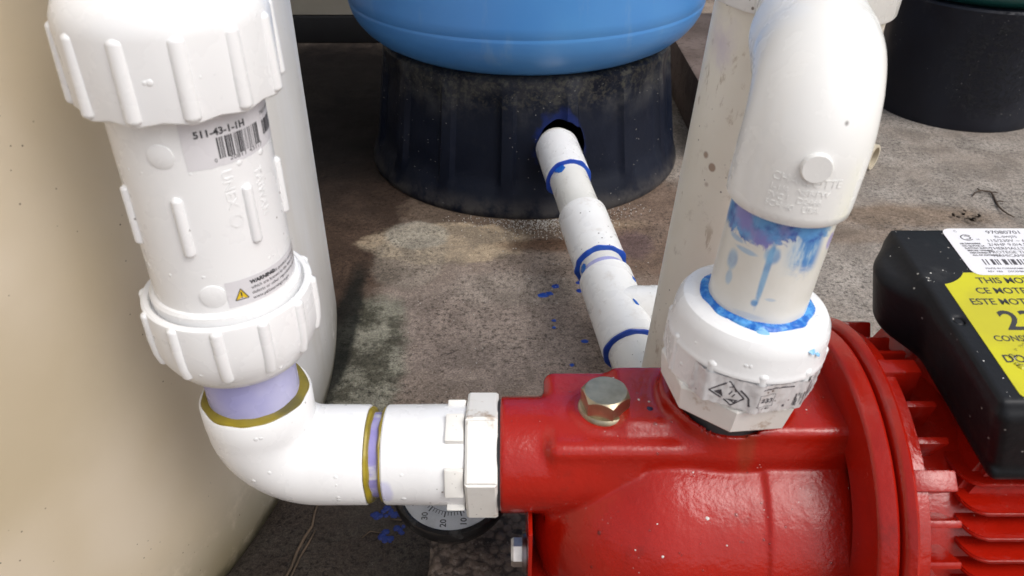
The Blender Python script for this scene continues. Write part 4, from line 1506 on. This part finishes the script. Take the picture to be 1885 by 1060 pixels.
# soiled sticker wrapped over the union's ribs
def nut_wrap(a0, z0, dz=0.0):
    def fn(c):
        a = R(a0) + c.x / 0.036
        d = math.degrees(a) - (DFACE + 18)
        q = (d + 18) % 36 - 18
        k = math.exp(-(q / 4.6) ** 2)
        rr = 0.0337 + 0.0021 * k + 0.0006 * (1 - k) * math.cos(R(q * 5)) + 0.0005 * mnoise.noise(Vector((c.x * 500, c.y * 400, 4)))
        rr += 0.0004 * mnoise.noise(Vector((c.x * 1400, c.y * 700, 7))) * (1 if d > 30 else 0.2)
        rr += dz + max(c.z, 0)
        return Vector((rr * math.cos(a), rr * math.sin(a), z0 + c.y + 0.0004 * mnoise.noise(Vector((c.x * 300, 0, 1)))))
    return fn


SW = 0.072
nf = nut_wrap(DFACE - 31, 0.0205)
part('sticker', remap(sticker(SW, 0.0150, 110, 10, 0.00010), nf), STICKER_SOILED, dl, mw=DF, angle=60)
sub = lambda b, n=2: (bmesh.ops.subdivide_edges(b, edges=b.edges[:], cuts=n, use_grid_fill=True), b)[1]
o = 0.0185
items = [frame_lines(((o - 0.0085, 0.0062), (o - 0.001, 0.0130), (o + 0.0068, 0.0062), (o + 0.002, 0.0014)), 0.0007), sub(flat(((o - 0.0065, 0.0058), (o - 0.0035, 0.0080), (o - 0.0022, 0.0044)))),
         sub(flat(((o - 0.001, 0.0034), (o + 0.0045, 0.0050), (o + 0.0030, 0.0028)))), frame_lines(((o - 0.0005, 0.0098), (o + 0.0015, 0.0108), (o + 0.0028, 0.0086)), 0.0005, closed=False),
         T('11', 0.0022, o - 0.0005, 0.0066, bold=0.0001, rot=-25), frame_lines(((o + 0.0045, 0.0102), (o + 0.0085, 0.0070), (o + 0.0095, 0.0030)), 0.0008, closed=False)]
p_ = 0.0315
items += [frame_lines(((p_, 0.0035), (p_ + 0.0070, 0.0035), (p_ + 0.0070, 0.0100), (p_, 0.0100)), 0.00022), T('233', 0.0021, p_ + 0.0010, 0.0058, sx=1.25, bold=0.0001), T('1-1/4 IN', 0.0009, p_ + 0.0005, 0.0020, sx=1.2),
          rect(p_ + 0.0005, 0.0128, p_ + 0.0155, 0.0134, nx=8), rect(p_ + 0.0125, 0.0022, p_ + 0.0135, 0.0034), barcode(0.0490, 0.0535, 0.0020, 0.0085, 2), barcode(0.0570, 0.0660, 0.0030, 0.0110, 6)]
put_print('lettering', items, 0, GREYINK, dl, fn=nut_wrap(DFACE - 31, 0.0205, 0.00022), mw=DF)

# ------------------------------------------------------------------ pressure gauge under the suction pipe
GP = Vector((-0.0365, 0.330, 0.086))
GF = Matrix.Translation(GP) @ Matrix.Rotation(R(12), 4, 'X')
pg = thing('pressure_gauge', 'round black pressure gauge with white wet dial facing up under pipe', 'pressure gauge', GP)
m = Mat('black_gauge_case', (0.012, 0.012, 0.013), 0.2)
m.color(m.mix(m.ss(m.noise(60, 5), 0.5, 0.7), (0.010, 0.010, 0.011), (0.06, 0.06, 0.06)))
part('case', lathe([(0.0, -0.024), (0.026, -0.024), (0.0300, -0.021), (0.0315, -0.014), (0.0345, -0.011), (0.0362, -0.006), (0.0362, -0.001), (0.0350, 0.0012), (0.0330, 0.0016), (0.0318, 0.0004), (0.0312, -0.004), (0.0, -0.0042)], 96), m.m, pg, mw=GF)
m = Mat('dial_face', (0.70, 0.72, 0.74), 0.5)
m.color(m.mix(m.ss(m.noise(90, 5), 0.45, 0.7), (0.70, 0.72, 0.75), (0.58, 0.60, 0.62)))
part('dial', lathe([(0.0, -0.0036), (0.0306, -0.0036), (0.0306, -0.0041), (0.0, -0.0041)], 72), m.m, pg, mw=GF, smooth=False)
items = []
# dial 'up' points to -x; scale 0..100 runs clockwise over 270 degrees starting 45 degrees left of dial-down
for k in range(0, 51):
    v = k * 2
    ang = 180 + 0 - (-135 + 2.7 * v) + 0          # angle from +x, counter-clockwise
    a = R(ang)
    ln = 0.0034 if v % 10 == 0 else (0.0022)
    p = Vector((math.cos(a), math.sin(a)))
    s2 = Vector((-p.y, p.x)) * (0.00022 if v % 10 else 0.0004)
    i0, i1 = p * (0.0185), p * (0.0185 + ln)
    items.append(flat((i0 - s2, i1 - s2, i1 + s2, i0 + s2)))
    if v % 10 == 0:
        c = p * 0.0258
        tb = T(str(v), 0.0036, 0, 0, align='CENTER', bold=0.00012)
        for q in tb.verts:
            q.co = Vector((q.co.x, q.co.y - 0.0018, 0))
        # glyph up -> -x
        for q in tb.verts:
            x_, y_ = q.co.x, q.co.y
            q.co = Vector((c.x - y_, c.y + x_, 0))
        items.append(tb)
items.append(frame_lines([(0.0183 * math.cos(R(a)), 0.0183 * math.sin(R(a))) for a in range(0, 360, 6)], 0.0003))
put_print('dial_print', items, -0.0034, INK, pg, mw=GF)
nd = flat(((0.0, -0.0009), (0.0165 * math.cos(R(-45 + 0)), 0.0165 * math.sin(R(-45))), (0.0, 0.0009)))
for v in nd.verts:
    v.co.z = -0.0026
part('needle', nd, INK, pg, mw=GF, smooth=False)
part('glass', lathe([(0.0, -0.0002), (0.0316, -0.0002), (0.0316, -0.0014), (0.0, -0.0014)], 64), GLASS, pg, mw=GF, smooth=False)
part('stem', sweep([(GF @ Vector((0.030, 0, -0.012)), (1, 0, 0), 0.006), (GF @ Vector((0.054, 0.0, -0.010)), (1, 0, 0), 0.006)], 24, cap0=True, cap1=True), BRASS, pg)

# ------------------------------------------------------------------ water beads
up_cam = lambda c, n: n.dot((Vector((0, 0, 0.45)) - c).normalized()) > 0.15
bm = drops_on([casing], 110, lambda c, n: n.z > 0.25 and n.y < 0.9 and up_cam(c, n), 0.0002, 0.0010, 31, 0.30)
part('water_drops', bm, WATER, pump, kind='stuff')
bm = drops_on([vb, nl, nu], 60, lambda c, n: up_cam(c, n), 0.0003, 0.0015, 32, 0.22)
part('water_drops', bm, BEAD, cv, kind='stuff')
bm = drops_on([elb, adp], 45, lambda c, n: up_cam(c, n), 0.0003, 0.0017, 33, 0.22)
part('water_drops', bm, BEAD, sl, kind='stuff')
bm = drops_on([un], 26, lambda c, n: up_cam(c, n), 0.0003, 0.0015, 34, 0.22)
part('water_drops', bm, BEAD, dl, kind='stuff')

# ------------------------------------------------------------------ blue cement dripped on the floor
rnd = random.Random(12)
first = None
for (x, y, r_, st) in ((0.0315, 0.6544, 0.0042, 1.5), (0.0375, 0.6570, 0.0036, 1.2), (0.0443, 0.6701, 0.0040, 1.0), (0.0405, 0.6110, 0.0022, 1.0), (0.0400, 0.5997, 0.0020, 1.0), (0.0673, 0.5787, 0.0030, 1.2),
                       (0.0536, 0.5441, 0.0022, 1.0), (0.0700, 0.6772, 0.0040, 1.0), (0.0690, 0.6622, 0.0036, 1.0)):
    b = bmesh.new()
    blob((0, 0, 0.0001), (0, 0, 1), r_, 0.0007, 14, b, rnd)
    remap(b, lambda c: Vector((x + c.x * st, y + c.y, c.z)))
    ob_ = part('blue_cement_drop', b, BLUEDRY, floor)
m = Mat('flaky_blue_cement', (0.005, 0.020, 0.15), 0.5)
bm = bmesh.new()
for (x, y) in ((-0.0945, 0.3785), (-0.0867, 0.3780), (-0.0905, 0.3815), (-0.0867, 0.3544), (-0.0885, 0.3585), (-0.0800, 0.3640), (-0.0980, 0.3755), (-0.0825, 0.3775)):
    for k in range(5):
        blob((x + rnd.gauss(0, 0.0025), y + rnd.gauss(0, 0.0018), 0.0001), (0, 0, 1), rnd.uniform(0.0008, 0.0028), 0.0006, 9, bm, rnd)
part('blue_cement_splash', bm, m.m, floor)

# ------------------------------------------------------------------ litter
def strand(bm, pts, r, seg=4):
    P = [Vector(p) for p in pts]
    rings = []
    for i, p in enumerate(P):
        d = P[min(i + 1, len(P) - 1)] - P[max(i - 1, 0)]
        t = i / max(len(P) - 1, 1)
        rings.append((p, d, r * (0.45 + 0.9 * math.sin(math.pi * (0.12 + 0.76 * t)))))
    sweep(rings, seg, bm, cap0=True, cap1=True)


def curl(x, y, L, rnd, n=5, bend=1.2, z=0.0007):
    a = rnd.uniform(0, 6.28)
    k = rnd.uniform(-bend, bend)
    pts = []
    for i in range(n):
        pts.append((x, y, z + rnd.uniform(0, 0.0006)))
        x += math.cos(a) * L / n
        y += math.sin(a) * L / n
        a += k / n * 2
    return pts


BROWN = plastic('dry_bark', (0.060, 0.040, 0.028), (0.10, 0.070, 0.048), 0.8, sp=None).m
rnd = random.Random(77)
bm = bmesh.new()
for k in range(2600):
    if k < 1500:
        x, y = rnd.gauss(0.02, 0.09), rnd.uniform(0.45, 0.80)
    else:
        x, y = rnd.uniform(0.30, 0.95), rnd.uniform(0.55, 1.2)
    if (x - TC.x) ** 2 + (y - TC.y) ** 2 < 0.21 ** 2 or x < -0.15:
        continue
    strand(bm, curl(x, y, rnd.uniform(0.0010, 0.0030 if rnd.random() < 0.9 else 0.009), rnd, 4, 2.5), rnd.uniform(0.00010, 0.00024), 3)
solo('litter', bm, BROWN, 'fine dark plant bits scattered over the stained concrete floor', 'litter', kind='stuff', angle=0)
bm = bmesh.new()
for k in range(900):
    a = R(rnd.gauss(-81, 12))
    rr = 0.2085 + abs(rnd.gauss(0, 0.017))
    x, y = TC.x + rr * math.cos(a), TC.y + rr * math.sin(a)
    pts = curl(x, y, rnd.uniform(0.0006, 0.0022), rnd, 3, 2.0, 0.0005)
    strand(bm, pts, rnd.uniform(0.0003, 0.00055), 3)
for k in range(90):
    x, y = rnd.uniform(-0.10, 0.16), rnd.uniform(0.42, 0.78)
    strand(bm, curl(x, y, rnd.uniform(0.0005, 0.0018), rnd, 3, 2.0, 0.0005), rnd.uniform(0.0002, 0.0004), 3)
SHAV = simple('plastic_shavings', (0.66, 0.65, 0.62), 0.6)
solo('shavings', bm, SHAV, 'white plastic shavings sprinkled on the floor along the black base', 'shavings', kind='stuff', angle=0)
# twig with a curled tip on the right
bm = bmesh.new()
tp_ = [(0.566, 0.866), (0.573, 0.874), (0.583, 0.880), (0.5945, 0.8765), (0.5925, 0.866), (0.5885, 0.852), (0.5850, 0.840), (0.5835, 0.829), (0.5845, 0.819), (0.5885, 0.8115)]
strand(bm, [(x, y, 0.0022 + 0.001 * math.sin(i)) for i, (x, y) in enumerate(tp_)], 0.0009, 6)
for (x, y, dx, dy) in ((0.5945, 0.8765, 0.007, -0.003), (0.5885, 0.852, 0.008, -0.001), (0.583, 0.880, -0.002, 0.006)):
    strand(bm, [(x, y, 0.002), (x + dx * 0.5, y + dy * 0.5, 0.003), (x + dx, y + dy, 0.0025)], 0.0007, 5)
solo('twig', bm, BROWN, 'crooked dry brown twig on the floor behind the black terminal cover', 'twig', loc=(0.58, 0.85, 0), angle=0)
# dead leaf clump
bm = bmesh.new()
for k in range(16):
    cx, cy = 0.5395 + rnd.gauss(0, 0.009), 0.812 + rnd.gauss(0, 0.0045)
    a = rnd.uniform(0, 6.28)
    L, wd = rnd.uniform(0.004, 0.010), rnd.uniform(0.0015, 0.0035)
    d = Vector((math.cos(a), math.sin(a), rnd.uniform(-0.1, 0.35)))
    s2 = Vector((-d.y, d.x, rnd.uniform(-0.4, 0.4))) * wd
    c = Vector((cx, cy, 0.0018 + rnd.random() * 0.003))
    v = [bm.verts.new(q) for q in (c - d * L * .5, c + s2 * 0.6 - d * L * 0.1, c + s2 * .4 + d * L * .25, c + d * L * .5, c - s2 * .5 + d * L * .2, c - s2 * .6 - d * L * .1)]
    bm.faces.new(v)
bmesh.ops.solidify(bm, geom=bm.faces[:], thickness=0.0003)
solo('dead_leaves', bm, BROWN, 'small clump of crumbled dead brown leaves beside the twig', 'dead leaves', loc=(0.54, 0.812, 0), angle=0)
# roots along the foot of the cream tank
PALEBARK = plastic('pale_root', (0.12, 0.08, 0.05), (0.07, 0.048, 0.03), 0.8, sp=None).m
bm = bmesh.new()
rt = [(-0.1395, 0.392), (-0.1412, 0.378), (-0.1408, 0.366), (-0.1440, 0.356), (-0.1462, 0.344), (-0.1475, 0.332), (-0.1510, 0.318), (-0.152, 0.30)]
strand(bm, [(x, y, 0.0012 + 0.0006 * math.sin(i * 2)) for i, (x, y) in enumerate(rt)], 0.0008, 6)
strand(bm, [(x + 0.003 + 0.001 * math.sin(i * 1.7), y - 0.004, 0.0011) for i, (x, y) in enumerate(rt[2:])], 0.0006, 6)
solo('root', bm, PALEBARK, 'thin pale forked root lying along the foot of the cream tank', 'root', loc=(-0.146, 0.345, 0), angle=0)
bm = bmesh.new()
strand(bm, [(-0.0865, 0.372, 0.001), (-0.0790, 0.3705, 0.0016), (-0.0735, 0.375, 0.001), (-0.0700, 0.383, 0.0008)], 0.0005, 5)
strand(bm, [(-0.0905, 0.360, 0.001), (-0.0990, 0.361, 0.0016), (-0.1040, 0.356, 0.001)], 0.0004, 5)
solo('stalk', bm, PALEBARK, 'thin dry grass stalk beside the blue splash on dark floor', 'stalk', loc=(-0.085, 0.37, 0), angle=0)
# white flecks that settled on the pump and the cover
bm = drops_on([cover], 55, lambda c, n: n.z > 0.6 and c.x < 0.222 and mnoise.noise(c * 60) > 0.1, 0.00012, 0.0005, 41, 0.3)
part('flecks', bm, SHAV, pump, kind='stuff')
bm = drops_on([casing], 14, lambda c, n: n.z > 0.5 and c.x > 0.05, 0.0004, 0.0010, 44, 0.4)
part('flecks', bm, SHAV, pump, kind='stuff')
bm = bmesh.new()
blob((0.0655, 0.279, 0.1922), (0, 0, 1), 0.0018, 0.0009, 9, bm, random.Random(4))
part('blue_chip', bm, simple('navy_chip', (0.01, 0.012, 0.05), 0.4), pump)
bm = bmesh.new()
rnd = random.Random(19)
for k in range(22):
    x, y = rnd.uniform(0.204, 0.226), rnd.uniform(-0.046, -0.018)
    blob(TB @ Vector((x, y, zt + 0.00035)), TB.to_3x3() @ Vector((0, 0, 1)), rnd.choice((0.0005, 0.0007, 0.0010, 0.0017)), 0.0005, 10, bm, rnd)
part('water_drops', bm, WATER, pump, kind='stuff')
